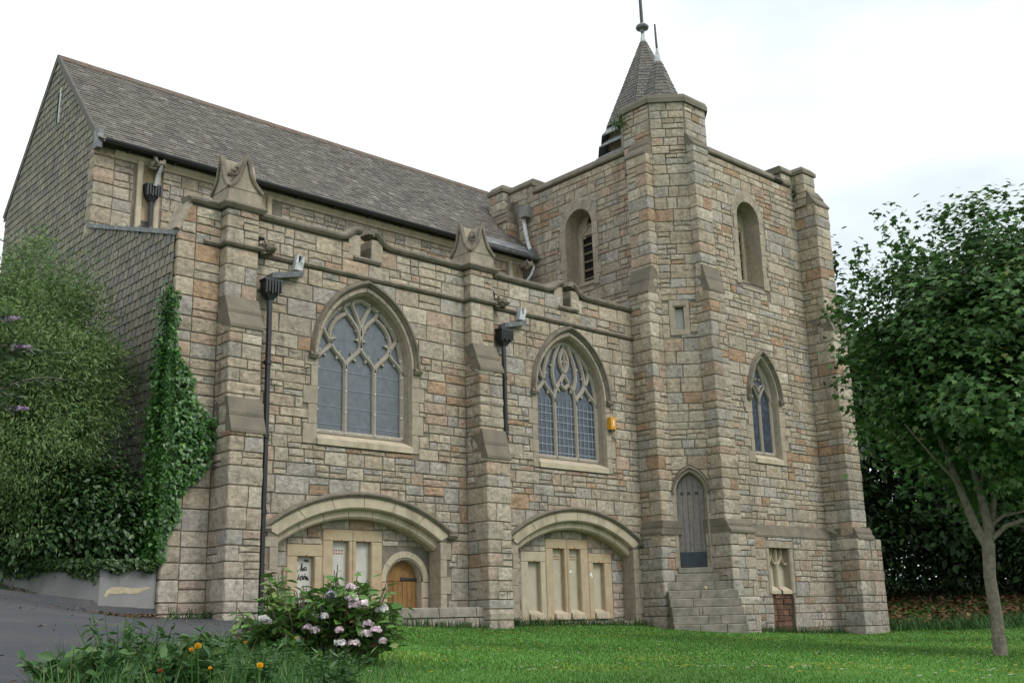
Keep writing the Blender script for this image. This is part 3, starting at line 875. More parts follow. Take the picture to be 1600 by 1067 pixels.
# basement arches: hood, two orders of voussoirs, recess with blocked windows
for ai, c in enumerate(ARC):
    mb = MB()
    e0 = arc_seg(c, ARC_W, ARC_ZS, ARC_ZA, 24)
    hp = arc_seg(c, ARC_W+.25, ARC_ZS+.125, ARC_ZA+.235, 30)
    sweep_elev(mb, FAC, hp, [(-.02, -.035), (.04, -.04), (.075, .0), (.075, .025), (.03, .055), (-.02, .055)])
    for sg in (-1, 1):
        x, z = (hp[0] if sg < 0 else hp[-1])
        sweep_elev(mb, FAC, [(x-.08, z-.03), (x+.08, z-.03)], [(-.02, -.04), (.08, -.05), (.11, 0), (.05, .05), (-.02, .05)])
    arch = part('basement_arch', mb, M['mould'])
    ring_blocks(arch, FAC, e0, arc_seg(c, ARC_W+.22, ARC_ZS+.10, ARC_ZA+.205, 24), .018, -.12, 6, M['pale_dress'], chamfer=.03)
    i0 = arc_seg(c, ARC_W-.02, ARC_ZS-.15, ARC_ZA-.14, 24)
    ring_blocks(arch, FAC, i0, arc_seg(c, ARC_W+.03, ARC_ZS+.01, ARC_ZA+.015, 24), -.09, -.36, 7, M['pale_dress'], chamfer=.035)
    js = jamb(arch, FAC, c, ARC_W, -.9, ARC_ZS-.02, 31+ai, M['dress'], .24, .15, .018, -.30)
    stone_holes += js
    # back wall of the recess
    bk = south(15.32)
    offs = [-1.05, ] if ai == 0 else [-1.05, .74]
    lights = [(c+o, c+o+.315, .14, 1.09) for o in offs]+[(c-.385, c-.075, .14, 1.35), (c+.065, c+.375, .14, 1.35)]
    holes = [rect(a-.012, b+.012, z0-.012, z1+.012) for a, b, z0, z1 in lights]
    surr = [rect(a-.20, b+.22, z0-.15, z1+.19) for a, b, z0, z1 in lights]
    dc = c+1.08
    if ai == 0:
        dar = arc_seg(dc, .355, .70, 1.06, 14)
        holes.append([(dc-.372, -.15), (dc+.372, -.15)]+arc_seg(dc, .372, .70, 1.075, 14)[::-1])
        surr.append(rect(dc-.50, dc+.52, -.2, 1.29))
    mb = MB(); plate(mb, bk, [(c-1.75, -1), (c+1.75, -1), (c+1.75, 1.80), (c-1.75, 1.80)], holes, 0, -.22)
    rec = part('recess_wall', mb, M['mortar'])
    lay(rec.name, bk, c-1.62, c+1.62, -.4, 1.78, 90+ai, [hole(q) for q in surr], wmin=.2, wmax=.5, rough=.008, proud=.010)
    OWN = rec
    for (a, b, z0, z1) in lights:
        fb = MB()
        dm = -.10
        sweepw = M['ochre_dress'] if not (ai == 1 and a < c-.6) else M['pale_dress']
        # stone frame of four blocks round the light, with a chamfered reveal
        win = None
        mid = c-.08 < (a+b)/2 < c+.08
        L = a-.20; Rr = b+.22
        if a < c-.8: Rr = b+.143
        if a > c+.6: L = a-.143
        if abs(b-(c+.375)) < .01: Rr = b+.218
        if abs(b-(c-.075)) < .01: Rr = b+.068
        if abs(a-(c+.065)) < .01: L = a-.068
        fm = MB()
        slab(fm, bk, rect(a-.004, b+.004, z0-.02, z1), -.085, -.20, .002)
        win = part('blocked_window', fm, M['board'] if ai == 0 else M['creamboard'])
        for nm, q in (('jamb_stone', rect(L, a, z0-.15, z1+.002)), ('jamb_stone', rect(b, Rr, z0-.15, z1+.002)), ('lintel', rect(L, Rr, z1+.004, z1+.19))):
            k = MB(); slab(k, bk, q, .016, -.20, .014 if nm == 'jamb_stone' else .008); put(nm, k, sweepw, win)
        k = MB()
        x0, x1 = a-.0, b+.05
        k.add([bk.at(a-.01, z0-.13, .0), bk.at(b+.06, z0-.13, .0), bk.at(a-.01, z0-.13, .07), bk.at(b+.06, z0-.13, .07), bk.at(a-.01, z0-.03, .06), bk.at(b+.05, z0-.03, .06), bk.at(a+.01, z0+.05, -.082), bk.at(b-.01, z0+.05, -.082)],
              [(0, 2, 3, 1), (2, 4, 5, 3), (4, 6, 7, 5), (0, 6, 4, 2), (1, 3, 5, 7), (0, 1, 7, 6)])
        put('sill', k, M['pale_dress'], win)
        if z1 > 1.2 and (ai == 1 or a < c-.2):          # perforated air bricks at the head of the tall infills
            k = MB()
            for rr in range(2):
                for cc in range(4):
                    xx = a+.055+cc*.052; zz = z1-.155-rr*.05
                    slab(k, bk, rect(xx, xx+.032, zz, zz+.026), -.081, -.088, .001)
            o = put('air_brick_holes', k, M['rust'], win); o['kind'] = 'stuff'
        k = MB()
        k.tube([bk.at((a+b)/2, z1+.03, .012), bk.at((a+b)/2, z1+.01, .035), bk.at((a+b)/2+.02, z1-.01, .035)], .008, 5)
        put('hook', k, M['rust'], win)
        if ai == 0 and a < c-.8:
            win['label'] = 'white boarded window with black spray painted scrawl'
            # the scrawl: strokes of spray paint, three ragged lines
            k = MB()
            def stroke(pts, w=.010):
                sweep_elev(k, bk, [(a+x, z1-z) for x, z in pts], [(-.0845, -w), (-.082, -w), (-.082, w), (-.0845, w)])
            for pts in ([(.05, .03), (.055, .07)], [(.17, .07), (.20, .045), (.21, .075), (.24, .05), (.25, .08)],
                        [(.02, .18), (.035, .235), (.075, .215)], [(.10, .195), (.12, .215), (.135, .10)], [(.135, .10), (.145, .215), (.165, .185)], [(.165, .185), (.19, .165), (.17, .215), (.205, .205)], [(.205, .155), (.225, .215)],
                        [(.06, .37), (.085, .27), (.10, .36), (.07, .32)], [(.115, .305), (.12, .375)], [(.12, .315), (.15, .30), (.155, .365)], [(.17, .31), (.175, .36)], [(.175, .32), (.20, .30), (.205, .36)], [(.22, .305), (.225, .36)], [(.225, .35), (.255, .31), (.24, .365), (.27, .35)], [(.19, .265), (.195, .275)],
                        [(.14, .52), (.13, .60), (.10, .68)], [(.18, .50), (.20, .60)], [(.20, .60), (.19, .70)], [(.22, .53), (.25, .57), (.21, .62), (.25, .68)], [(.15, .58), (.20, .57)]):
                stroke(pts)
            put('graffiti_lettering', k, M['paint'], win)
    for xl in ((c-1.6), ):
        pass
    if ai == 0:                                          # the little arched plank door
        k = MB()
        dz = -.14
        slab(k, bk, [(dc-.36, .72), (dc+.36, .72)]+dar[::-1], dz, dz-.05, .004)
        door = part('basement_door', k, M['oak'], label=None) if False else part('basement_door', k, M['oak'])
        door['label'] = 'low round-headed golden oak plank door'
        for i in range(7):
            x0 = dc-.355+i*.71/7
            k = MB(); slab(k, bk, rect(x0+.003, x0+.71/7-.003, -.1, .716), dz+rnd.uniform(.002, .008), dz-.03, .004)
            put('plank', k, M['oak'], door)
        k = MB(); slab(k, bk, rect(dc+.02, dc+.35, .735, .775), dz+.02, dz, .004); slab(k, bk, rect(dc+.01, dc+.06, .725, .785), dz+.024, dz, .004)
        put('strap_hinge', k, M['iron'], door)
        da = arc_seg(dc, .365, .70, 1.07, 14)
        ring_blocks(door, bk, da, arc_seg(dc, .51, .70, 1.22, 14), .018, -.20, 5, M['pale_dress'], chamfer=.05)
        for sg in (-1, 1):
            z = -.2
            for h in (.32, .30, .28):
                q = rect(dc+.365, dc+.515, z+.002, z+h-.002) if sg > 0 else rect(dc-.505, dc-.365, z+.002, z+h-.002)
                k = MB(); slab(k, bk, q, .018, -.20, .02); put('jamb_stone', k, M['ochre_dress'] if sg < 0 else M['pale_dress'], door); z += h
    else:
        k = MB()
        for (x, z, s) in ((c+.62, .83, .055), (c+.62+.04, .80, .035)): slab(k, bk, [(x, z), (x+s, z+.01), (x+s*.9, z+s*1.3), (x+.01, z+s*1.25)], .022, .012, .001)
        put('paper_notice', k, M['white'], rec)
        k = MB(); slab(k, bk, rect(c+.14, c+.20, .90, .945), -.080, -.086, .001); put('paper_notice', k, M['white'], rec)

# kerbed ledge along the foot of the first arch, and the rough footing under the second
mb = MB(); mb.box(9.2, 12.72, 14.62, 15.30, -.9, .10)
ledge = part('footing_ledge', mb, M['mortar'])
LEDGE = south(14.62)
lay(ledge.name, LEDGE, 9.2, 12.72, -.7, .09, 401, rough=.006, wmin=.5, wmax=1.0)
for a, b in ((9.2, 10.35), (10.36, 11.62), (11.63, 12.44), (12.45, 12.76)):
    k = MB(); z0, z1 = .095, .235
    k.prism([(a, 14.58, z0), (b, 14.58, z0), (b, 15.31, z0), (a, 15.31, z0)], [(a+.01, 14.60, z1), (b-.01, 14.60, z1), (b-.01, 15.31, z1+.02), (a+.01, 15.31, z1+.02)])
    k.prism([(a+.01, 14.60, z1), (b-.01, 14.60, z1), (b-.01, 15.31, z1+.02), (a+.01, 15.31, z1+.02)], [(a+.03, 14.64, z1+.02), (b-.03, 14.64, z1+.02), (b-.03, 15.31, z1+.03), (a+.03, 15.31, z1+.03)])
    put('coping_stone', k, M['step'], ledge)
mb = MB(); mb.box(13.84, 17.02, 15.02, 15.33, -.9, -.04)
foot = part('recess_footing', mb, M['mortar'])
lay(foot.name, south(15.02), 13.84, 17.02, -.6, -.04, 402, rough=.008, wmin=.5, wmax=1.1)

# the stones of the aisle front
cut = [hole([(6.85, 5.9), (6.85, 6.5), (7.12, 6.5)])]+[hole(rect(g-.13, g+.13, 6.17, 6.5)) for g in GAPS]
lay('aisle_wall', FAC, 7.17, 7.60, -.9, 6.43, 21, stone_holes+cut)
lay('aisle_wall', FAC, 8.18, 12.61, -.9, 6.43, 22, stone_holes+cut)
lay('aisle_wall', FAC, 13.19, 17.34, -.9, 6.43, 23, stone_holes+cut)
lay('aisle_wall', FAC, 6.93, 7.17, 5.95, 6.43, 25, stone_holes+cut)
rg = random.Random(24)
for a, b in courses(-.9, 5.95):
    quoin('aisle_wall', (6.90, 15.0), (0, -1), (-1, 0), .265, .22, a, b, rg)

# buttresses
def weathering(owner, x0, x1, yb, p_top, p_bot, zt, zb, side=.02, fr='S', m=None):
    """two sloping slabs where a buttress steps in; x along the face, p outwards from yb"""
    zm = zt-(zt-zb)*.52; pm = p_top+(p_bot-p_top)*.55
    for (za, zc, pa, pc) in ((zt, zm, p_top, pm+.025), (zm-.006, zb, pm-.005, p_bot+.04)):
        prof = [(-.05, za), (pa+.034, za), (pc, zc+.05), (pc, zc), (-.05, zc)]
        k = MB()
        if fr == 'S':
            A = [(x0-side, yb-o, z) for o, z in prof]; B = [(x1+side, yb-o, z) for o, z in prof]
        else:
            A = [(yb-o, x1+side, z) for o, z in prof]; B = [(yb-o, x0-side, z) for o, z in prof]
        k.prism(A, B)
        put('weathering', k, m or M['weather'], owner)

def buttress(name, x0, x1, yb, stages, seed, label=None, qa=(.17, .33), parent=None):
    """stages: (p, z0, z1) from the bottom up. Faces -Y and -X get stones, the corner quoins"""
    mb = MB()
    for p, z0, z1 in stages: mb.box(x0, x1, yb-p, yb+.1, z0, z1)
    o = part(name, mb, M['mortar'])
    if label: o['label'] = label
    rg = random.Random(seed)
    for p, z0, z1 in stages:
        F = south(yb-p); W = west(x0)
        for a, b in courses(z0, z1):
            qa_, qb_ = rg.uniform(*qa), rg.uniform(.10, max(.11, p*.75))
            if rg.random() < .25: qa_ = (x1-x0)
            qb_ = p if p-qb_ < .10 else qb_
            quoin(o.name, (x0, yb-p), (0, -1), (-1, 0), qa_, qb_, a, b, rg)
            if x1-(x0+qa_) > .05: row(o.name, F, x0+qa_, x1, a, b, rg, wmin=.22, wmax=.4)
            if p-qb_ > .05: row(o.name, W, -yb, -(yb-p+qb_), a, b, rg, wmin=.2, wmax=.4)
    return o
for i, (x0, x1) in enumerate(BX):
    b = buttress('buttress', x0, x1, 15.0, [(.55, -1.0, 2.86), (.40, 2.80, 4.52), (.185, 4.45, 6.46)], 50+i,
                 ['first aisle buttress, beside the ivy', 'second aisle buttress, between the two pointed windows'][i])
    weathering(b, x0, x1, 15.0, .185, .40, 5.00, 4.46)
    weathering(b, x0, x1, 15.0, .40, .55, 3.37, 2.82)
    # the cross-gabled block on top
    cx, y0, y1, hw = (x0+x1)/2, 14.79, 15.37, .29
    k = MB(); k.box(cx-hw, cx+hw, y0, y1, 6.57, 6.81)
    gc = part('gablet', k, M['dress'])
    def gprof(hw):
        L = []
        for j in range(9):
            t = j/8
            L.append((-hw*(1-t)**1.0*(1-.42*math.sin(math.pi*t)), 6.80+.58*t))
        return L
    L = gprof(hw+.01)
    prof = L+[(-x, z) for x, z in L[-2::-1]]
    k = MB()
    k.prism([(cx+x, y0, z) for x, z in prof], [(cx+x, y1, z) for x, z in prof])
    put('gable_roof', k, M['dress'], gc)
    k = MB(); cy = (y0+y1)/2
    k.prism([(cx-hw, cy+x, z) for x, z in prof], [(cx+hw, cy+x, z) for x, z in prof])
    put('gable_roof', k, M['dress'], gc)
    k = MB()
    E = [(-.02, -.03), (.03, -.03), (.04, 0), (.03, .03), (-.04, .03)]
    sweep_elev(k, south(y0), [(cx+x, z) for x, z in prof], E)
    sweep_elev(k, west(cx-hw), [(-cy+x, z) for x, z in prof], E)
    for fr, cc in ((south(y0), cx), (west(cx-hw), -cy)):                    # carved leaf in the gable
        if i == 0 and fr.u[0] == 0: pass
    put('edge_moulding', k, M['mould'], gc)
    k = MB()
    vx, vy = cx-hw, y0
    for t in range(14):
        q = np.array([vx+.05+rnd.uniform(0, .2), vy+.05+rnd.uniform(0, .2)]); zz = 6.93+min(q[0]-vx, q[1]-vy)*1.5+rnd.uniform(0, .05); r = rnd.uniform(.018, .038)
        k.tube([(q[0], q[1], zz-r), (q[0]-.01, q[1]-.01, zz), (q[0]-.015, q[1]-.015, zz+r)], [r*.6, r, r*.4], 6)
    put('carved_leaf', k, M['mould'], gc)

# string course under the parapet and the parapet coping
STR = [(0, -.045), (.05, -.035), (.075, 0), (.06, .035), (0, .06), (-.02, .06), (-.02, -.045)]
def bpath(x0, x1, p): return [(x0, 15.0), (x0, 15.0-p), (x1, 15.0-p), (x1, 15.0)]
mb = MB()
pp = [(7.30, 15.0)]+bpath(*BX[0], .19)+bpath(*BX[1], .19)+[(17.35, 15.0)]
sweep_plan(mb, pp, STR, z=5.86)
part('string_course', mb, M['mould'])
COP = [(-.26, -.065), (.045, -.065), (.075, -.03), (.095, .0), (.085, .03), (.03, .06), (-.26, .10)]
coping = None
for x0, x1 in BX:
    mb = MB(); sweep_plan(mb, [(x0-.30, 15.0), (x0-.04, 15.0)]+[(x0-.02, 15.0-.185), (x1+.02, 15.0-.185), (x1+.02, 15.0)], COP, z=6.52)
    if coping is None: coping = part('parapet_coping', mb, M['mould'])
    else: put('coping_stone', mb, M['mould'], coping)
CE = [(-.24, -.06), (.05, -.06), (.085, -.02), (.09, .02), (.03, .06), (-.24, .085)]
for g, xl, xr in ((GAPS[0], BX[0][1]+.03, BX[1][0]-.02), (GAPS[1], BX[1][1]+.03, 17.36)):
    def cs(path):
        k = MB(); sweep_elev(k, FAC, path, CE); put('coping_stone', k, M['mould'], coping)
    m1 = (xl+g-.4)/2
    cs([(xl, 6.52), (m1, 6.52)])
    cs([(m1+.006, 6.52), (g-.62, 6.52)]+bez((g-.56, 6.52), (g-.36, 6.52), (g-.34, 6.66), (g-.20, 6.70), 8)+[(g-.105, 6.71)])
    m2 = (xr+g+.4)/2
    cs([(g+.10, 6.66), (g+.135, 6.73)]+bez((g+.19, 6.73), (g+.30, 6.72), (g+.32, 6.54), (g+.56, 6.52), 8)+[(m2, 6.52)])
    cs([(m2+.006, 6.52), (xr, 6.52)])
    k = MB(); sweep_elev(k, FAC, [(g-.26, 6.19), (g+.30, 6.19)], [(-.42, -.05), (.05, -.05), (.075, -.01), (.06, .03), (-.42, .055)])
    put('embrasure_sill', k, M['mould'], coping)
    for q in (rect(g-.36, g-.118, 6.225, 6.62), rect(g+.118, g+.36, 6.225, 6.60)):
        k = MB(); slab(k, FAC, q, .024, -.42, .006); put('cheek_stone', k, M['dress'], coping)
# the coping's left end, running down the raking corner
k = MB(); sweep_elev(k, FAC, [(7.03, 6.50), (7.10, 6.52), (7.32, 6.52)], CE); put('coping_stone', k, M['mould'], coping)

for t0, t1 in ((0, .34), (.35, .66), (.67, 1.0)):      # rough stones raking down the broken end of the parapet
    k = MB(); P_ = [(6.885+(7.07-6.885)*t, 5.985+(6.455-5.985)*t) for t in (t0, t1)]
    sweep_elev(k, FAC, P_, [(-.42, -.03), (.018, -.03), (.026, .0), (.012, .045), (-.42, .05)]); put('raking_stone', k, M['dress'], coping)
# alarm box is fixed to the wall beside the second window
# nave: wall, roof, gable
mb = MB(); plate(mb, NAVE, rect(6.92, 17.9, 6.0, 8.95), [], 0, -.4)
nave_wall = part('nave_wall', mb, M['mortar'])
PIL = [(7.62, 7.74), (8.03, 8.15), (12.60, 12.72), (12.98, 13.1)]
lay('nave_wall', NAVE, 7.22, 17.6, 6.9, 8.60, 61, [hole(rect(7.60, 8.17, 6.9, 8.7)), hole(rect(10.0, 10.75, 6.0, 8.7)), hole(rect(17.0, 17.6, 6.0, 8.7))])
rg = random.Random(62)
for a, b in courses(6.9, 8.66):
    quoin('nave_wall', (6.875, 18.6), (0, -1), (-1, 0), .345, .2, a, b, rg, proud=.025)
for x in (7.66, 10.05, 17.05):
    for dx in (0, .34):
        k = MB(); z = 7.0
        slab(k, NAVE, rect(x+dx, x+dx+.11, 6.9, 8.62), .07, -.02, .012); put('pilaster_strip', k, M['pale_dress'], nave_wall)
    k = MB(); slab(k, NAVE, rect(x+.11, x+.34, 7.4, 8.62), .012, -.02, .004); put('pilaster_panel', k, M['ochre_dress'], nave_wall)
k = MB()
sweep_elev(k, NAVE, [(7.20, 8.56), (17.7, 8.56)], [(-.02, -.06), (.03, -.06), (.05, -.02), (.10, .02), (.10, .07), (-.02, .07)])
put('eaves_cornice', k, M['pale_dress'], nave_wall)
k = MB(); sweep_elev(k, NAVE, [(6.9, 7.03), (8.9, 7.03)], [(-.02, -.03), (.12, -.03), (.14, .02), (-.02, .10)]); put('flashing_ledge', k, M['mould'], nave_wall)

RY, RZ, EY, EZ = 20.97, 11.47, 18.38, 8.72          # ridge and front eaves line
NY = 2*RY-EY
RX0, RX1 = 6.86, 20.5
mb = MB()
mb.add([(RX0, EY, EZ), (RX1, EY, EZ), (RX1, RY, RZ), (RX0, RY, RZ), (RX0, NY, EZ), (RX1, NY, EZ)], [(0, 1, 2, 3), (3, 2, 5, 4)])
mb.add([(RX0, EY, EZ-.05), (RX1, EY, EZ-.05), (RX1, RY, RZ-.05), (RX0, RY, RZ-.05), (RX0, NY, EZ-.05), (RX1, NY, EZ-.05)], [(3, 2, 1, 0), (4, 5, 2, 3)])
nave_roof = part('nave_roof', mb, M['underslate'])
SL_COL = [(.120, .106, .093), (.142, .127, .112), (.104, .094, .085), (.165, .149, .131), (.130, .110, .092), (.140, .129, .119), (.22, .205, .19)]
SL_W = [.24, .24, .2, .12, .12, .07, .015]
def slate_rows(P0, u, up, n, length, s_range, expo, width, rg, lift=.014, thick=.010, cols=SL_COL, wts=SL_W):
    """overlapping slates on a plane: P0 corner, u along, up upslope, n outwards"""
    V, F, C = [], [], []
    P0, u, up, n = (np.array(q, float) for q in (P0, u, up, n))
    rows = int(length/expo)+1
    for r in range(rows):
        t0 = r*expo; t1 = min(t0+expo*1.25, length)
        if t1 <= t0: continue
        a, b = s_range(t0+expo*.5)
        s = a-(width*.5 if r % 2 else 0)
        while s < b:
            w = width*rg.uniform(.85, 1.15)
            x0, x1 = max(s, a), min(s+w, b)
            s += w
            if x1-x0 < .02: continue
            g = .003
            l = lift+rg.uniform(-.003, .006); dt = rg.uniform(-.006, .006)
            q = [P0+u*(x0+g)+up*(t0+dt)+n*l, P0+u*(x1-g)+up*(t0+dt)+n*(l+rg.uniform(-.002, .002)), P0+u*(x1-g)+up*t1+n*.002, P0+u*(x0+g)+up*t1+n*.002]
            q += [q[0]-n*thick, q[1]-n*thick]
            o = len(V); V += [tuple(z) for z in q]
            F += [(o, o+1, o+2, o+3), (o+4, o+5, o+1, o), (o+3, o+4, o), (o+2, o+1, o+5)]
            C += [jit(rg.choices(cols, wts)[0], .18)]*6
    return V, F, C
sl = math.hypot(RY-EY, RZ-EZ); upv = np.array([0, RY-EY, RZ-EZ])/sl; nv = np.array([0, -upv[2], upv[1]])
V, F, C = slate_rows((RX0-.03, EY-.02*upv[1], EZ-.02*upv[2]), (1, 0, 0), upv, nv, sl, lambda t: (0, RX1-RX0), .105, .17, random.Random(5))
k = MB(); k.v, k.f, k.c = V, F, C
o = put('slates', k, M['slate'], nave_roof); o['kind'] = 'stuff'
x = RX0-.02
while x < 18.9:
    k = MB()
    for s in (-1, 1):
        pass
    L = .31
    A = [(x, RY-.13, RZ-.11), (x, RY-.05, RZ+.015), (x, RY, RZ+.045), (x, RY+.05, RZ+.015), (x, RY+.13, RZ-.11)]
    B = [(x+L-.006, q[1], q[2]+rnd.uniform(-.002, .004)) for q in A]
    k.prism(A, B, (1, 1, 1)); put('ridge_tile', k, M['ridge'], nave_roof)
    x += L
k = MB()      # half-round gutter under the front eaves
g = [(EY-.07+.07*math.cos(t), EZ-.015+.075*math.sin(t)) for t in np.linspace(math.pi, 2*math.pi, 8)]
gi = [(EY-.07+.06*math.cos(t), EZ-.015+.065*math.sin(t)) for t in np.linspace(2*math.pi, math.pi, 8)]
ring = g+gi
k.prism([(RX0+.05, y, z) for y, z in ring], [(15.6, y, z) for y, z in ring])
x = 7.4
while x < 15.5:
    k.box(x, x+.03, EY-.02, 18.62, EZ-.11, EZ-.07); x += .9
put('gutter', k, M['iron'], nave_roof)
k = MB(); k.prism([(15.6, y, z) for y, z in ring], [(17.83, y, z) for y, z in ring]); put('lead_gutter', k, M['lead'], nave_roof)
k = MB()      # lead flashing lying at the tower end of the eaves
k.add([(15.7, EY+.04, EZ+.09), (17.84, EY+.04, EZ+.09), (17.84, EY+.30, EZ+.36), (15.7, EY+.30, EZ+.36)], [(0, 1, 2, 3)])
put('lead_flashing', k, M['lead'], nave_roof)

# west gable end, slate hung, running on down as the end wall of the aisle
GX = 6.86
WG = west(GX)
mb = MB()
gp = [(-NY+.1, -1.0), (-15.02, -1.0), (-15.02, 5.90), (-18.62, 7.08), (-18.62, EZ+.16), (-RY, RZ-.06), (-NY, EZ-.06)]
plate(mb, WG, gp, [], -.03, -.35)
gable = part('gable_wall', mb, M['underslate'])
WS_COL = [(.222, .188, .148), (.196, .170, .138), (.240, .206, .166), (.172, .152, .130), (.208, .174, .132), (.160, .146, .134)]
ew, wd = .158, .185
slate_meshes = []
rg = random.Random(77)
for q in range(8):
    t = .012
    v = [(0, -.017, 0), (wd-.024, -.017, 0), (wd-.024, 0, ew*1.25), (0, 0, ew*1.25), (0, 0, 0), (wd-.024, 0, 0)]
    # local: x along, y outward negative, z up
    me = mesh_from('slate', v, [(0, 1, 2, 3), (4, 5, 1, 0), (3, 4, 0), (2, 1, 5)], [jit(WS_COL[q % 6], .12)]*6, M['wallslate'])
    slate_meshes.append(me)
def gable_s(z):
    """s range of slates at height z"""
    if z < 5.90: return (-NY+.1, -15.03)
    if z < 7.06:
        t = (z-5.90)/(7.06-5.90); return (-NY+.1, -15.03-(18.53-15.03)*t)
    if z < EZ-.02: return (-NY+.1, -18.57)
    t = (z-EZ)/(RZ-EZ)
    return (-NY+(NY-RY)*t, -EY-(RY-EY)*t)
cand = []
z, r = .4, 0
while z < RZ-.08:
    a, b = gable_s(z+ew*.6)
    s = a-(wd/2 if r % 2 else 0)
    while s < b:
        x0, x1 = max(s, a), min(s+wd, b)
        s += wd
        if x1-x0 > .03: cand.append((x0, x1, z))
    z += ew; r += 1
def seen(q):
    x0, x1, z = q; y = -x0
    full = (x1-x0) > wd-.01
    vis = full and (z > 3.1 or (y < 16.2 and z > 2.4)) and not (y < 15.55 and z < 5.2)
    return (0 if vis else 1, math.hypot(GX, y))
cand.sort(key=seen)
Vv, Ff, Cc = [], [], []
gb = np.array(gable.location)+np.array(church.location)
for i, (x0, x1, z) in enumerate(cand):
    j = rnd.randrange(8)
    if i < 290:
        o = bpy.data.objects.new('slate', slate_meshes[j]); COL.objects.link(o)
        o.parent = gable
        p = np.array(WG.at(x0, z+rnd.uniform(-.004, .004), rnd.uniform(.0, .004)))-gb
        o.location = p; o.rotation_euler = (0, rnd.uniform(-.012, .012), -math.pi/2)
    else:
        oo = len(Vv); l = .017+rnd.uniform(-.003, .005)
        Vv += [WG.at(x0, z, l), WG.at(x1-.024, z, l), WG.at(x1-.024, z+ew*1.25, 0), WG.at(x0, z+ew*1.25, 0), WG.at(x0, z, 0), WG.at(x1-.024, z, 0)]
        Ff += [(oo, oo+1, oo+2, oo+3), (oo+4, oo+5, oo+1, oo), (oo+3, oo+4, oo), (oo+2, oo+1, oo+5)]
        Cc += [jit(rnd.choice(WS_COL), .14)]*6
k = MB(); k.v, k.f, k.c = Vv, Ff, Cc
o = put('slates', k, M['wallslate'], gable); o['kind'] = 'stuff'
k = MB()      # verge slates/barge edge, corner trim, coping of the aisle end
e = [(-NY, EZ), (-RY, RZ+.02), (-EY, EZ)]
sweep_elev(k, WG, e, [(-.02, -.10), (.03, -.10), (.04, .015), (-.02, .02)])
put('verge_board', k, M['slate'], gable)
k = MB(); sweep_elev(k, WG, [(-18.56, 7.08), (-15.02, 5.93)], [(-.3, -.05), (.05, -.05), (.06, .02), (-.3, .05)]); put('end_coping', k, M['lead'], gable)
k = MB(); slab(k, WG, rect(-18.60, -18.40, 8.55, 8.93), .05, -.05); put('kneeler', k, M['lead'], gable)
k = MB(); slab(k, WG, rect(-20.76, -20.66, 9.9, 10.55), .03, -.02, .002); vs = put('vent_slit', k, M['dark'], gable)
k = MB(); slab(k, WG, rect(-20.655, -20.59, 9.85, 10.62), .035, -.02, .002); put('slit_jamb', k, M['limelead'], gable)
mb = MB()     # lean-to roof of the aisle behind its parapet
mb.add([(6.95, 15.3, 5.95), (17.8, 15.3, 5.95), (17.8, 18.7, 7.02), (6.95, 18.7, 7.02)], [(0, 1, 2, 3)])
part('aisle_roof', mb, M['slate'])

# ------------------------------------------------------------------ the tower
TX1, TY1 = 23.42, 19.95
def round_open(c, w, zs, zb, n=14, g=0.0):
    return [(c-w-g, zb-g), (c+w+g, zb-g)]+[(c+(w+g)*math.cos(math.pi*i/n), zs+(w+g)*math.sin(math.pi*i/n)) for i in range(n+1)]
BW = dict(c=-16.93, w=.44, zs=9.13, zb=7.62)           # belfry openings: west face (s = -y) and south face (s = x)
BS = dict(c=20.69, w=.44, zs=9.13, zb=7.50)
LW = dict(c=20.75, w=.52, zs=4.78, za=5.74, zb=3.40)   # low pointed window of the south face
mb = MB()
plate(mb, TW, rect(-TY1, -14.75, 4.0, 10.45), [round_open(**BW)], 0, -.5)
tw = part('tower_west_wall', mb, M['mortar'])
mb = MB()
plate(mb, TS, rect(18.30, TX1, -1, 10.45), [round_open(**BS), win_open(LW['c'], LW['w'], LW['zs'], LW['za'], LW['zb']-.02, .005), rect(20.27, 21.07, .5, 1.42)], 0, -.5)
ts = part('tower_south_wall', mb, M['mortar'])
mb = MB(); mb.box(TX1-.4, TX1, 14.07, TY1, -1, 10.45); mb.box(17.9, TX1-.41, TY1-.4, TY1, -1, 10.45)
part('tower_rear_walls', mb, M['mortar'])
mb = MB(); mb.box(18.2, TX1-.45, 14.5, TY1-.45, 10.2, 10.3)
part('tower_roof', mb, M['lead'])

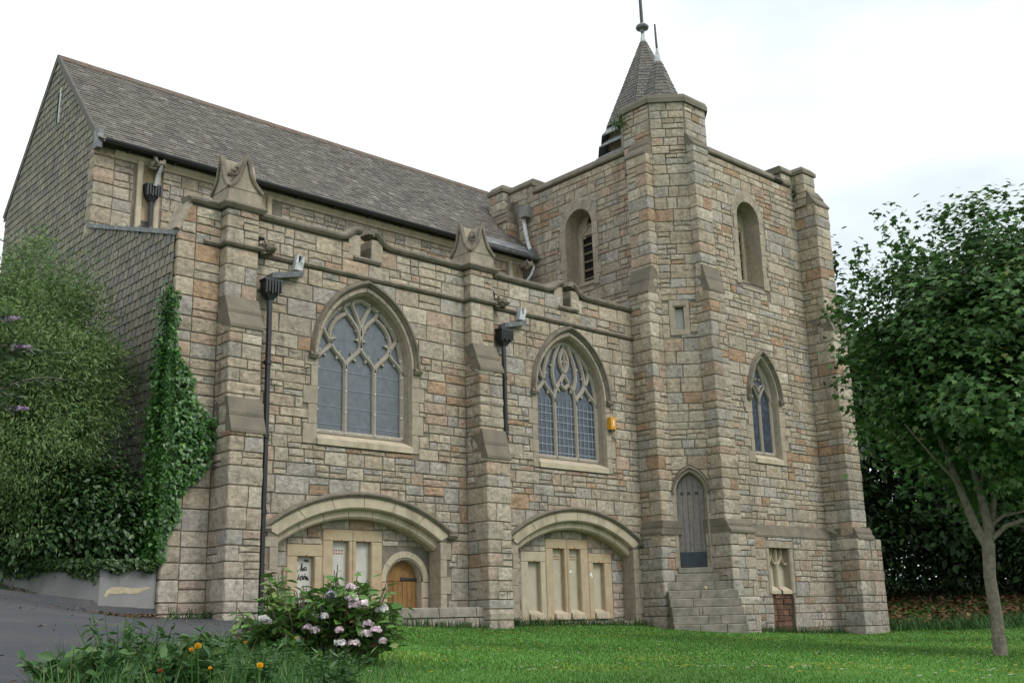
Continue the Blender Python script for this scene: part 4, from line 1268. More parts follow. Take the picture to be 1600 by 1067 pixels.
def belfry(owner_wall, fr, c, w, zs, zb, label, seed):
    o0 = round_open(c, w, zs, zb); o1 = round_open(c, w-.03, zs, zb+.12)
    D = .40
    mb = MB(); n = len(o0)
    v = [fr.at(*p, .016) for p in o0]+[fr.at(*p, -D) for p in o1]
    mb.add(v, [(i, (i+1) % n, n+(i+1) % n, n+i) for i in range(n)])
    win = part('belfry_window', mb, M['dress']); win['label'] = label
    # inner plate with a traceried light
    lw = .30
    light = [(c-lw, zb+.25), (c+lw, zb+.25), (c+lw, zs-.10), (c, zs+.16), (c-lw, zs-.10)]
    eye = [(c-.10, zs+.17), (c, zs+.10), (c+.10, zs+.17), (c+.07, zs+.31), (c, zs+.36), (c-.07, zs+.31)]
    mb = MB(); plate(mb, fr, o1, [light, eye], -D+.0, -D-.10); put('tracery', mb, M['dress'], win)
    mb = MB()
    bar(mb, fr, [(c-lw, zb+.25), (c-lw, zs-.10), (c, zs+.16), (c+lw, zs-.10), (c+lw, zb+.25)], -D+.015, .028, .06)
    cusp(mb, fr, (c-lw*.8, zs-.12), (c, zs-.2), -D, .06); cusp(mb, fr, (c+lw*.8, zs-.12), (c, zs-.2), -D, .06)
    put('light_moulding', mb, M['pale_dress'], win)
    z = zb+.30
    while z < zs:
        mb = MB()
        a, b = c-lw+.005, c+lw-.005
        v = [fr.at(a, z, -D-.03), fr.at(b, z, -D-.03), fr.at(a, z+.12, -D-.16), fr.at(b, z+.12, -D-.16), fr.at(a, z+.025, -D-.02), fr.at(b, z+.025, -D-.02), fr.at(a, z+.145, -D-.15), fr.at(b, z+.145, -D-.15)]
        mb.add(v, [(0, 1, 5, 4), (4, 5, 7, 6), (2, 0, 4, 6), (1, 3, 7, 5), (3, 2, 6, 7), (0, 2, 3, 1)])
        put('louvre', mb, M['weather'], win); z += .215
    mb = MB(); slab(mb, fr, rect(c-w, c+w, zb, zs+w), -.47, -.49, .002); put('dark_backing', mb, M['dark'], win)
    # surround: jamb stones and arch blocks flush with the wall
    a0 = [(c-(w)*math.cos(math.pi*i/12), zs+(w)*math.sin(math.pi*i/12)) for i in range(13)]
    a1 = [(c-(w+.19)*math.cos(math.pi*i/12), zs+(w+.30)*math.sin(math.pi*i/12)) for i in range(13)]
    ring_blocks(win, fr, a0, a1, .020, -.12, 5, M['dress'])
    js = jamb(win, fr, c, w, zb-.05, zs, seed, M['dress'], .22, .16, .020, -.12)
    mb = MB()
    v = [fr.at(c-w, zb-.16, -.02), fr.at(c+w, zb-.16, -.02), fr.at(c-w, zb-.16, .03), fr.at(c+w, zb-.16, .03), fr.at(c-w, zb-.10, .028), fr.at(c+w, zb-.10, .028), fr.at(c-w, zb+.26, -D), fr.at(c+w, zb+.26, -D)]
    mb.add(v, [(0, 2, 3, 1), (2, 4, 5, 3), (4, 6, 7, 5), (0, 1, 7, 6), (0, 6, 4, 2), (1, 3, 5, 7)])
    put('sloping_sill', mb, M['dress'], win)
    return js
sh_w = [hole(round_open(BW['c'], BW['w'], BW['zs'], BW['zb'], 12, .17))]+belfry(tw, TW, label='louvred round-headed belfry window above the aisle parapet', seed=71, **BW)
sh_s = [hole(round_open(BS['c'], BS['w'], BS['zs'], BS['zb'], 12, .17))]+belfry(ts, TS, label='louvred round-headed belfry window of the right-hand tower face', seed=72, **BS)
w3, js = traced_window(TS, LW['c'], LW['w'], LW['zs'], LW['za'], LW['zb'], .13, 3, M['glass'], ring=.05, seed=73, label='narrow two-light pointed window low in the tower')
sh_s += js+[hole(win_open(LW['c'], LW['w'], LW['zs'], LW['za'], LW['zb']-.14, .13))]
lay(tw.name, TW, -19.0, -15.08, 5.4, 10.42, 74, sh_w, wmin=.25, wmax=.66)
lay(ts.name, TS, 18.83, 22.80, 1.90, 10.42, 75, sh_s, wmin=.25, wmax=.68)

# plinth of the south face with its small blocked two-light opening
PS = south(13.95)
low = rect(20.27, 21.07, -.75, 1.42)
mb = MB(); plate(mb, PS, rect(18.9, 22.95, -1, 1.66), [low], 0, -.30)
pl = part('tower_plinth', mb, M['mortar'])
lay(pl.name, PS, 19.08, 22.76, -.8, 1.64, 76, [hole(rect(20.15, 21.19, .35, 1.56)), hole(rect(20.27, 21.07, -.9, .6))], wmin=.25, wmax=.7)
x = 18.9
while x < 22.8:
    e = min(x+rnd.uniform(.6, 1.0), 22.9)
    k = MB(); k.prism([(x+.003, 13.93-.0, 1.64), (x+.003, 13.925, 1.68), (x+.003, 14.045, 1.91), (x+.003, 14.2, 1.91), (x+.003, 14.2, 1.64)], [(e-.003, 13.93, 1.64), (e-.003, 13.925, 1.68), (e-.003, 14.045, 1.91), (e-.003, 14.2, 1.91), (e-.003, 14.2, 1.64)])
    put('weathering', k, M['weather'], pl); x = e
mb = MB(); slab(mb, PS, rect(20.28, 21.06, .45, 1.40), -.18, -.29, .002)
bw = part('blocked_window', mb, M['creamboard']); bw['label'] = 'small blocked two-light window in the tower plinth'
for nm, q in (('jamb_stone', rect(20.15, 20.29, .42, 1.405)), ('jamb_stone', rect(21.05, 21.19, .42, 1.405)), ('lintel', rect(20.15, 21.19, 1.41, 1.56))):
    k = MB(); slab(k, PS, q, .018, -.28, .03 if nm == 'jamb_stone' else .008); put(nm, k, M['dress'], bw)
k = MB()
for S in (1, -1):
    for q in (bez((0, 1.14), (.02*S, 1.02), (.12*S, 1.06), (.19*S, 1.24), 6), bez((.38*S, 1.10), (.36*S, 1.02), (.26*S, 1.06), (.19*S, 1.24), 6)):
        bar(k, PS, [(20.67+x, z) for x, z in q], -.10, .022, .08)
    bar(k, PS, [(20.67+.19*S, 1.24), (20.67+.19*S, 1.39)], -.10, .02, .08)
bar(k, PS, [(20.67, .56), (20.67, 1.39)], -.09, .03, .09)
put('tracery', k, M['pale_dress'], bw)
for S in (-1, 1):
    k = MB(); x0, x1 = sorted((20.67+.03*S, 20.67+.39*S))
    k.add([PS.at(x0, .43, -.01), PS.at(x1, .43, -.01), PS.at(x0, .50, -.01), PS.at(x1, .50, -.01), PS.at(x0, .60, -.17), PS.at(x1, .60, -.17)], [(0, 1, 3, 2), (2, 3, 5, 4)])
    put('sill', k, M['pale_dress'], bw)
rg = random.Random(78)
mb = MB(); slab(mb, PS, rect(20.27, 21.07, -.9, .47), -.09, -.28, .002)
ri = part('brick_infill', mb, M['mortar']); ri['label'] = 'dark red brick infill under the small blocked window'
z = -.75
while z < .44:
    x = 20.28
    while x < 21.05:
        w = rg.uniform(.17, .26); e = x+w if 21.06-(x+w) > .1 else 21.06
        k = MB(); slab(k, PS, rect(x+.005, e-.005, z+.005, z+.115), -.055+rg.uniform(-.015, .012), -.12, .008, jit((.15, .078, .052), .35)); put('brick', k, M['redinfill'], ri); x = e
    z += .12

# stair turret: the diagonal face below, a full octagon above the parapet
s_ = DLEN; cxo, cyo = DA[0]+s_*1.2071, DA[1]+s_*.5
OCT = [(DA[0], DA[1]+s_), DA, DB, (DB[0]+s_, DB[1]), (DB[0]+s_*1.7071, DB[1]+s_*.7071), (DB[0]+s_*1.7071, DB[1]+s_*1.7071), (DB[0]+s_, DB[1]+s_*2.4142), (DB[0], DB[1]+s_*2.4142)]
mb = MB()
DOOR = dict(c=.385, w=.315, zs=2.48, za=2.93, zb=.97)
SLIT = rect(.30, .49, 6.0, 6.50)
plate(mb, DIAG, rect(0, DLEN, -1, 10.3), [win_open(DOOR['c'], DOOR['w'], DOOR['zs'], DOOR['za'], DOOR['zb']), SLIT], 0, -.30)
mb.prism([(*OCT[0], 9.9), (*OCT[1], 9.9), (*OCT[2], 9.9), (*OCT[3], 9.9), (*OCT[4], 9.9), (*OCT[5], 9.9), (*OCT[6], 9.9), (*OCT[7], 9.9)][::1],
         [(*q, 11.38) for q in OCT])
tur = part('stair_turret', mb, M['mortar'])
tur['label'] = 'octagonal stair turret at the near corner of the tower'
dh = [hole(win_open(DOOR['c'], DOOR['w'], DOOR['zs'], DOOR['za'], DOOR['zb'], .10)), hole(rect(.18, .61, 5.88, 6.66))]
lay(tur.name, DIAG, .012, DLEN-.012, -.5, 10.3, 81, dh, wmin=.2, wmax=.46, rough=.010)
for i, (a, b) in enumerate(((OCT[0], OCT[1]), (OCT[1], OCT[2]), (OCT[2], OCT[3]))):
    L = math.hypot(b[0]-a[0], b[1]-a[1]); F = Frame(a, ((b[0]-a[0])/L, (b[1]-a[1])/L))
    lay(tur.name, F, .010, L-.010, 10.3 if i == 1 else 10.2, 11.37, 82+i, wmin=.18, wmax=.42)
for i in range(8):
    a, b = OCT[i], OCT[(i+1) % 8]
    c0 = ((a[0]+b[0])/2, (a[1]+b[1])/2)
    k = MB(); ox = [(cxo+(q[0]-cxo)*f, cyo+(q[1]-cyo)*f) for q in (a, b) for f in (1.07, .72)]
    A, Ai, B_, Bi = ox
    e = .006
    A2 = (A[0]+(B_[0]-A[0])*e, A[1]+(B_[1]-A[1])*e); B2 = (B_[0]-(B_[0]-A[0])*e, B_[1]-(B_[1]-A[1])*e)
    k.prism([(*A2, 11.36), (*B2, 11.36), (*Bi, 11.36), (*Ai, 11.36)], [(*A2, 11.47), (*B2, 11.47), (*Bi, 11.47), (*Ai, 11.47)])
    f2 = lambda q: (cxo+(q[0]-cxo)*.965, cyo+(q[1]-cyo)*.965)
    k.prism([(*A2, 11.47), (*B2, 11.47), (*Bi, 11.47), (*Ai, 11.47)], [(*f2(A2), 11.56), (*f2(B2), 11.56), (*Bi, 11.56), (*Ai, 11.56)])
    put('coping_stone', k, M['weather'], tur)
# slit light
k = MB(); plate(k, DIAG, rect(.18, .61, 5.88, 6.66), [SLIT], .018, -.12)
sl_ = part('slit_window', k, M['dress'])
k = MB(); slab(k, DIAG, SLIT, -.10, -.13, .002); put('glass_pane', k, M['board'], sl_)
k = MB(); slab(k, DIAG, rect(.27, .53, 6.51, 6.55), .035, 0, .006); put('drip_moulding', k, M['mould'], sl_)
# stair door
k = MB()
o0 = win_open(DOOR['c'], DOOR['w'], DOOR['zs'], DOOR['za'], DOOR['zb'])
n = len(o0); o1 = win_open(DOOR['c'], DOOR['w']-.03, DOOR['zs'], DOOR['za']-.04, DOOR['zb'])
k.add([DIAG.at(*q, .02) for q in o0]+[DIAG.at(*q, -.16) for q in o1], [(i, (i+1) % n, n+(i+1) % n, n+i) for i in range(n)])
sd = part('stair_door', k, M['dress']); sd['label'] = 'weathered grey pointed plank door above the steps'
ring_blocks(sd, DIAG, arc_pointed(DOOR['c'], DOOR['w'], DOOR['zs'], DOOR['za'], 10), arc_pointed(DOOR['c'], DOOR['w']+.085, DOOR['zs'], DOOR['za']+.11, 10), .024, -.1, 4, M['dress'])
k = MB(); sweep_elev(k, DIAG, arc_pointed(DOOR['c'], DOOR['w']+.06, DOOR['zs'], DOOR['za']+.085, 12), [(.0, -.03), (.05, -.03), (.07, .0), (.03, .03), (0, .03)]); put('hood_mould', k, M['mould'], sd)
jamb(sd, DIAG, DOOR['c'], DOOR['w'], DOOR['zb'], DOOR['zs'], 85, M['dress'], .075, .07, .022, -.1)
def za_door(x):
    A = arc_pointed(DOOR['c'], DOOR['w']-.03, DOOR['zs'], DOOR['za']-.04, 20)
    for p, q in zip(A[:-1], A[1:]):
        if p[0] <= x <= q[0]: return p[1]+(q[1]-p[1])*(x-p[0])/max(q[0]-p[0], 1e-6)
    return DOOR['zs']
for i in range(5):
    x0 = DOOR['c']-.283+i*.566/5; x1 = x0+.566/5-.005
    k = MB(); xm = (x0+x1)/2
    slab(k, DIAG, [(x0, 1.28), (x1, 1.28), (x1, za_door(x1)), (xm, za_door(xm)), (x0, za_door(x0))], -.10+rnd.uniform(0, .008), -.14, .004); put('plank', k, M['greywood'], sd)
k = MB(); slab(k, DIAG, rect(DOOR['c']-.283, DOOR['c']+.283, .985, 1.29), -.088, -.13, .004); put('kick_plate', k, M['bluesteel'], sd)
k = MB(); slab(k, DIAG, rect(DOOR['c']+.02, DOOR['c']+.06, 1.28, 1.95), -.078, -.09, .004); put('cover_strip', k, M['greywood'], sd)
for zz, xs in ((2.46, (-.20, -.06, .10)),):
    for xx in xs:
        k = MB(); slab(k, DIAG, rect(DOOR['c']+xx, DOOR['c']+xx+.06, zz, zz+.06), -.085, -.1, .008); put('hinge_stud', k, M['iron'], sd)
# steps up to it
k = MB(); slab(k, DIAG, rect(.03, .74, .86, .97), .05, -.1, .008)
steps = part('stone_steps', k, M['step']); steps['label'] = 'flight of worn stone steps up to the stair door'
for i, (z1, w0, w1) in enumerate(((.845, -.04, .88), (.68, -.26, 1.14), (.51, -.24, 1.16), (.345, -.23, 1.18), (.175, -.22, 1.20), (.01, -.22, 1.21), (-.155, -.22, 1.21))):
    o_ = .10+.155*i; z0 = z1-.165 if i < 6 else -.7
    cuts = sorted([w0, w1]+[rnd.uniform(w0+.3, w1-.3) for _ in range(1 if i in (1, 2, 3) else 2)]) if i else [w0, w1]
    for a, b in zip(cuts[:-1], cuts[1:]):
        k = MB(); slab(k, DIAG, rect(a+.003, b-.003, z0+.002, z1), o_+rnd.uniform(-.006, .006), -.05-.02*i if i < 3 else -.3, .012); put('step', k, M['step'], steps)

# angle buttresses either side of the turret
def west_buttress(name, y0, y1, xb, stages, seed, label):
    """buttress on a west-facing wall: front faces -X, the side towards the viewer faces -Y; y0 < y1"""
    mb = MB()
    for p, z0, z1 in stages: mb.box(xb-p, xb+.1, y0, y1, z0, z1)
    o = part(name, mb, M['mortar']); o['label'] = label
    rg = random.Random(seed)
    for p, z0, z1 in stages:
        F = west(xb-p); S = south(y0)
        for a, b in courses(z0, z1):
            qa_, qb_ = rg.uniform(.10, max(.11, p*.7)), rg.uniform(.17, .33)
            if rg.random() < .25: qb_ = y1-y0
            quoin(o.name, (xb-p, y0), (0, -1), (-1, 0), qa_, qb_, a, b, rg)
            if (y1-y0)-qb_ > .05: row(o.name, F, -y1, -(y0+qb_), a, b, rg, wmin=.2, wmax=.4)
            if p-qa_ > .05: row(o.name, S, xb-p+qa_, xb, a, b, rg, wmin=.2, wmax=.4)
    return o
b = west_buttress('buttress', 14.46, 15.02, 17.86, [(.56, -1, 1.66), (.50, 1.6, 6.84), (.35, 6.78, 10.14)], 91, 'turret buttress on the aisle side')
weathering(b, 14.46, 15.02, 17.86, .35, .50, 7.42, 6.80, fr='W')
weathering(b, 14.46, 15.02, 17.86, .05, .35, 10.62, 10.08, fr='W')
weathering(b, 14.42, 15.04, 17.86, .50, .57, 1.92, 1.64, fr='W')
b = buttress('buttress', 18.29, 18.81, 14.065, [(.50, 1.6, 6.84), (.35, 6.78, 10.30)], 92, 'turret buttress on the right-hand tower face')
weathering(b, 18.29, 18.81, 14.065, .35, .50, 7.42, 6.80)
weathering(b, 18.29, 18.81, 14.065, .10, .35, 10.66, 10.26)
b = buttress('buttress_plinth', 18.25, 19.06, 14.065, [(.62, -1, 1.66)], 93)
weathering(b, 18.25, 19.06, 14.065, .48, .63, 1.94, 1.64)
b = buttress('buttress', 22.82, 23.42, 14.065, [(.70, 1.6, 6.62), (.55, 6.56, 9.92)], 94, 'buttress at the far right corner of the tower')
weathering(b, 22.82, 23.42, 14.065, .55, .70, 7.10, 6.58)
weathering(b, 22.82, 23.42, 14.065, .28, .56, 10.40, 9.88)
weathering(b, 22.82, 23.50, 14.065, .70, .80, 1.90, 1.62)
b = buttress('buttress_plinth', 22.78, 23.80, 14.065, [(.80, -1.2, 1.64)], 95)
lay(b.name, Frame((23.80, 13.265), (0, 1)), 0, .75, -.9, 1.6, 99)
lay(ts.name, Frame((23.42, 13.365), (0, 1)), 0, .65, 1.7, 6.6, 98)
# corner caps and raised ends of the parapet
def cap(cx, cy, hw, z0, z1, zc, seed, label):
    mb = MB(); mb.box(cx-hw, cx+hw, cy-hw, cy+hw, z0, z1)
    o = part('corner_cap', mb, M['mortar']); o['label'] = label
    rg = random.Random(seed)
    for a, b_ in courses(z0, z1):
        quoin(o.name, (cx-hw, cy-hw), (0, -1), (-1, 0), hw*1.1, hw*.9, a, b_, rg)
        row(o.name, south(cy-hw), cx-hw+hw*1.1, cx+hw, a, b_, rg, wmin=.2, wmax=.4)
        row(o.name, west(cx-hw), -(cy+hw), -(cy-hw+hw*.9), a, b_, rg, wmin=.2, wmax=.4)
    k = MB(); e = .05
    B0 = [(cx-hw-e, cy-hw-e), (cx+hw+e, cy-hw-e), (cx+hw+e, cy+hw+e), (cx-hw-e, cy+hw+e)]
    k.prism([(*q, z1) for q in B0], [(*q, z1+.09) for q in B0])
    k.prism([(*q, z1+.09) for q in B0], [(cx+(q[0]-cx)*.72, cy+(q[1]-cy)*.72, zc) for q in B0])
    put('cap_stone', k, M['weather'], o)
cap(23.02, 13.98, .25, 9.9, 10.78, 10.98, 96, 'small coped cap on the right corner of the tower')
cap(17.90, 19.62, .26, 9.9, 10.76, 10.98, 97, 'small coped cap beside the nave roof')
mb = MB(); mb.box(17.50, 17.9, 19.1, 19.85, 7.5, 9.85); fb_ = part('buttress', mb, M['mortar']); fb_['label'] = 'far buttress of the tower rising from the nave roof'
lay(fb_.name, west(17.50), -19.85, -19.1, 8.6, 9.85, 101); lay(fb_.name, south(19.1), 17.52, 17.86, 8.6, 9.85, 102)
weathering(fb_, 19.1, 19.85, 17.86, .22, .37, 10.12, 9.82, fr='W')
weathering(fb_, 19.2, 19.8, 17.86, .0, .24, 10.48, 10.10, fr='W')
# parapet coping stones
PC = [(-.40, -.06), (.05, -.06), (.075, -.03), (.075, .0), (.02, .12), (-.40, .12)]
tcop = part('tower_parapet', MB().box(22.28, 22.86, 14.067, 14.45, 10.40, 10.80), M['mortar'])
lay(tcop.name, TS, 22.29, 22.76, 10.42, 10.80, 103)
k = MB(); k.box(17.862, 18.2, 18.46, 19.34, 10.40, 10.72); put('raised_block', k, M['mortar'], tcop)
lay(tcop.name, TW, -19.33, -18.47, 10.42, 10.72, 104)
def cstone(fr, a, b, z):
    k = MB(); sweep_elev(k, fr, [(a+.004, z), (b-.004, z)], PC); put('coping_stone', k, M['weather'], tcop)
for a, b in ((-18.42, -17.35), (-17.35, -16.3), (-16.3, -15.27)): cstone(TW, a, b, 10.50)
cstone(TW, -19.35, -18.43, 10.76)
for a, b in ((19.12, 20.2), (20.2, 21.3), (21.3, 22.27)): cstone(TS, a, b, 10.50)
cstone(TS, 22.24, 22.80, 10.83)
k = MB(); sweep_elev(k, TS, [(21.9, 10.50), (22.62, 10.50)], PC); put('coping_stone', k, M['weather'], tcop)

# spires
def spire(name, cx, cy, r0, z0, z1, seed, label, base=None, rod_top=None, ball=False, rt=.06):
    N = 8
    def ring(r, z): return [(cx+r/math.cos(math.pi/8)*math.cos(math.pi/8+i*math.pi/4), cy+r/math.cos(math.pi/8)*math.sin(math.pi/8+i*math.pi/4), z) for i in range(N)]
    mb = MB(); mb.prism(ring(r0-.03, z0), ring(rt*.7, z1))
    o = part(name, mb, M['underslate']); o['label'] = label
    rg = random.Random(seed)
    k = MB(); ex = .10
    L = z1-z0
    rows = int(L/ex)
    for r in range(rows):
        za, zb = z0+r*ex, min(z0+(r+1.2)*ex, z1)
        ra, rb = r0+(rt-r0)*(za-z0)/L+.012, r0+(rt-r0)*(zb-z0)/L+.002
        A, B_ = ring(ra, za), ring(rb, zb)
        for i in range(N):
            a0, a1, b0, b1 = (np.array(q) for q in (A[i], A[(i+1) % N], B_[i], B_[(i+1) % N]))
            w = np.linalg.norm(a1-a0); nsl = max(1, int(round(w/.145)))
            off = (r % 2)*.5/nsl
            us = sorted(set([0, 1]+[u for u in ((j+off*nsl)/nsl for j in range(nsl+1)) if 0.05 < u < .95]))
            for u0, u1 in zip(us[:-1], us[1:]):
                u0_, u1_ = u0+.008, u1-.008
                li = rg.uniform(0, .006); nn = np.array([math.cos((i+1)*math.pi/4), math.sin((i+1)*math.pi/4), 0])*li
                dz = np.array([0, 0, rg.uniform(-.006, .006)])
                p = [a0+(a1-a0)*u0_+nn+dz, a0+(a1-a0)*u1_+nn+dz, b0+(b1-b0)*u1_, b0+(b1-b0)*u0_]
                q = [p[0]*1.0, p[1]*1.0]
                ins = np.array([math.cos((i+1)*math.pi/4), math.sin((i+1)*math.pi/4), 0])*-.014
                k.add([*p, p[0]+ins, p[1]+ins], [(0, 1, 2, 3), (4, 5, 1, 0)], jit(rg.choices([(.128, .116, .102), (.112, .104, .096), (.148, .135, .118), (.10, .096, .093)], [4, 3, 2, 2])[0], .16))
    so = put('slates', k, M['slate'], o); so['kind'] = 'stuff'
    k = MB(); k.prism(ring(rt+.035, z1-.12), ring(rt*.5, z1+.30)); put('lead_cap', k, M['limelead'], o)
    if ball:
        k = MB()
        pf = [(.05, z1+.26), (.06, z1+.32), (.17, z1+.36), (.185, z1+.41), (.15, z1+.46), (.06, z1+.49), (.045, z1+.56)]
        k.tube([(cx, cy, z) for r, z in pf], [r for r, z in pf], 12); put('lead_collar', k, M['lead'], o)
    k = MB(); k.tube([(cx, cy, z1+.2), (cx-.015, cy, rod_top*.5+z1*.5), (cx-.03, cy, rod_top)], [.032, .028, .022] if not ball else [.05, .045, .04], 8); put('finial_rod', k, M['iron'], o)
    return o, ring
sp, ring = spire('spire', 20.80, 17.0, 1.13, 12.50, 15.22, 111, 'tall slated spirelet with louvred base behind the tower parapet', rod_top=17.9, ball=True)
k = MB(); k.prism(ring(1.06, 10.31), ring(1.06, 12.53)); put('louvre_core', k, M['dress'], sp)
for i, z in enumerate((11.50, 11.86, 12.20)):
    for j in range(8):
        rA, rB = 1.46-.09*i, 1.08
        A, B_ = ring(rA, z), ring(rB, z+.26)
        j2 = (j+1) % 8
        k = MB()
        k.prism([A[j], A[j2], B_[j2], B_[j]], [(q[0], q[1], q[2]+.035) for q in (A[j], A[j2], B_[j2], B_[j])]); put('louvre_board', k, M['lead'], sp)
spire('turret_spire', cxo, cyo, .55, 11.50, 12.98, 112, 'short slated spirelet on the stair turret', rod_top=13.92)

# rainwater goods
def pipe(x, y, z0, z1, arm_dx, label, nm='downpipe'):
    k = MB(); r = .045
    k.tube([(x, y, z0), (x+.004, y, (z0+z1)/2), (x, y, z1+.08)], r, 10)
    o = part(nm, k, M['iron']); o['label'] = label
    z = z0+.5
    while z < z1-.3:
        k = MB(); k.tube([(x, y, z), (x, y, z+.07)], r*1.35, 10); k.box(x-.075, x+.075, y+.02, y+.06, z+.015, z+.055); put('collar', k, M['iron'], o); z += 1.17
    k = MB()       # ribbed hopper head, widest at the rim
    w, dep = .145, .16
    T = [(x-w, y-dep*.75, z1+.36), (x+w, y-dep*.75, z1+.36), (x+w, y+dep*.5, z1+.36), (x-w, y+dep*.5, z1+.36)]
    Bm = [(x-w*.8, y-dep*.6, z1+.16), (x+w*.8, y-dep*.6, z1+.16), (x+w*.8, y+dep*.5, z1+.16), (x-w*.8, y+dep*.5, z1+.16)]
    Bt = [(x-.05, y-.05, z1+.05), (x+.05, y-.05, z1+.05), (x+.05, y+.05, z1+.05), (x-.05, y+.05, z1+.05)]
    k.prism(Bm, T); k.prism(Bt, Bm)
    for j in range(6):
        xx = x-w*.9+j*w*.36; k.box(xx-.012, xx+.012, y-dep*.82, y-dep*.5, z1+.13+.03*(j % 2), z1+.35)
    k.box(x-w-.015, x+w+.015, y-dep*.8, y+dep*.5, z1+.345, z1+.375)
    put('hopper_head', k, M['iron'], o)
    return o
for i, (x0, x1) in enumerate(BX):
    x = x1+(.25 if i == 0 else .265)
    o = pipe(x, 14.83, .0 if i == 0 else 2.75, 5.02, .5, ['black cast-iron downpipe beside the first buttress', 'shorter black downpipe beside the second buttress'][i])
    if i == 1:
        k = MB(); k.tube([(x, 14.83, 2.78), (x, 14.83, .0)], .036, 10); put('pipe_length', k, M['iron'], o)
    k = MB()       # lead trough running right to the scupper
    k.prism([(x+.02, 14.80, 5.44), (x+.62, 14.86, 5.60), (x+.62, 14.99, 5.60), (x+.02, 14.98, 5.44)], [(x+.02, 14.78, 5.53), (x+.64, 14.84, 5.69), (x+.64, 14.99, 5.69), (x+.02, 14.98, 5.53)]); put('lead_trough', k, M['lead'], o)
    k = MB()       # upturned lead scupper, white with lime
    X = x+.53
    k.prism([(X-0.068, 14.86, 5.69), (X+0.068, 14.86, 5.69), (X+0.068, 14.97, 5.69), (X-0.068, 14.97, 5.69)], [(X-0.061, 14.84, 5.812), (X+0.095, 14.84, 5.827), (X+0.095, 14.97, 5.827), (X-0.061, 14.97, 5.812)])
    k.prism([(X-0.061, 14.84, 5.805), (X-0.020, 14.83, 5.805), (X-0.020, 14.95, 5.805), (X-0.061, 14.95, 5.805)], [(X-0.031, 14.83, 5.949), (X-0.014, 14.83, 5.956), (X-0.014, 14.95, 5.956), (X-0.031, 14.95, 5.949)])
    k.prism([(X+0.020, 14.83, 5.812), (X+0.095, 14.84, 5.827), (X+0.095, 14.95, 5.827), (X+0.020, 14.95, 5.812)], [(X+0.075, 14.83, 5.935), (X+0.099, 14.84, 5.942), (X+0.099, 14.95, 5.942), (X+0.075, 14.95, 5.935)])
    put('lead_scupper', k, M['limelead'], o)
    k = MB(); k.prism([(X-0.027, 14.90, 5.820), (X+0.054, 14.90, 5.827), (X+0.054, 14.99, 5.827), (X-0.027, 14.99, 5.820)], [(X-0.017, 14.90, 5.964), (X+0.082, 14.90, 5.949), (X+0.082, 14.99, 5.949), (X-0.017, 14.99, 5.964)]); put('scupper_opening', k, M['dark'], o)

def blob(k, c, r, seed, n=8, m=6):
    rg = random.Random(seed); v = []; f = []
    for i in range(m+1):
        t = math.pi*i/m
        for j in range(n):
            p = 2*math.pi*j/n; q = 1+rg.uniform(-.22, .22)
            v.append((c[0]+r[0]*math.sin(t)*math.cos(p)*q, c[1]+r[1]*math.sin(t)*math.sin(p)*q, c[2]+r[2]*math.cos(t)*(1 if i in (0, m) else q)))
    for i in range(m):
        for j in range(n): f.append((i*n+j, i*n+(j+1) % n, (i+1)*n+(j+1) % n, (i+1)*n+j))
    k.add(v, f)
def gargoyle(x, y, z, seed, label, outlet=False):
    """carved beast leaning out from the wall face at y"""
    k = MB()
    blob(k, (x, y-.10, z), (.12, .16, .11), seed)                 # chest
    blob(k, (x+.03, y-.29, z-.03), (.085, .10, .085), seed+1)     # head
    blob(k, (x+.035, y-.385, z-.06), (.05, .06, .04), seed+2)     # muzzle
    g = part('gargoyle', k, M['mould']); g['label'] = label
    for s in (-1, 1):
        k = MB(); k.tube([(x+.03+s*.05, y-.27, z+.02), (x+.03+s*.085, y-.25, z+.09), (x+.03+s*.07, y-.24, z+.13)], [.03, .028, .006], 6); put('ear', k, M['mould'], g)
        k = MB(); blob(k, (x+s*.11, y-.16, z-.04), (.045, .09, .06), seed+4+s); put('wing', k, M['mould'], g)
        k = MB(); k.tube([(x+s*.07, y-.14, z-.06), (x+s*.08, y-.24, z-.12), (x+s*.07, y-.30, z-.12)], [.035, .028, .022], 6); put('paw', k, M['mould'], g)
    return g
for i, (x0, x1) in enumerate(BX):
    gargoyle(x1+.14, 15.0, 5.92, 200+i*10, ['weathered gargoyle on the string course by the first buttress', 'weathered gargoyle on the string course by the second buttress'][i])
    k = MB(); slab(k, FAC, round_open(x1+.12, .09, 6.12, 6.0, 8), .022, -.05, .002); ob = put('drain_hole', k, M['dark'], church)
gargoyle(7.93, 18.52, 8.46, 240, 'lichen-yellow gargoyle under the nave gutter')
gargoyle(17.35, 18.42, 8.40, 250, 'gargoyle in the corner between nave and tower')
o = pipe(7.93, 18.50, 7.05, 7.72, 0, 'short black downpipe with hopper on the nave wall')
k = MB(); k.tube([(7.95, 18.12, 8.40), (7.94, 18.28, 8.22), (7.93, 18.36, 8.05)], [.03, .035, .035], 7); put('lead_spout', k, M['limelead'], o)
k = MB(); k.tube([(17.38, 18.0, 8.32), (17.36, 18.1, 8.12), (17.30, 18.2, 7.98)], [.03, .035, .03], 7)
k.tube([(7.93, 18.42, 8.74), (7.93, 18.40, 8.58)], .04, 7)
put('lead_spout', k, M['limelead'], o)
k = MB(); k.tube([(17.78, 18.72, 10.02), (17.74, 18.70, 9.75), (17.70, 18.62, 9.50), (17.72, 18.56, 9.15), (17.72, 18.46, 8.88)], .052, 8)
lp = part('lead_pipe', k, M['limelead']); lp['label'] = 'crooked lead pipe from the tower gutter to the nave eaves'
k = MB(); k.box(17.60, 17.858, 18.50, 18.72, 9.83, 10.12); put('outlet_box', k, M['render'], lp)
k = MB(); k.box(17.62, 17.80, 18.34, 18.56, 8.66, 8.92); put('lead_box', k, M['lead'], lp)

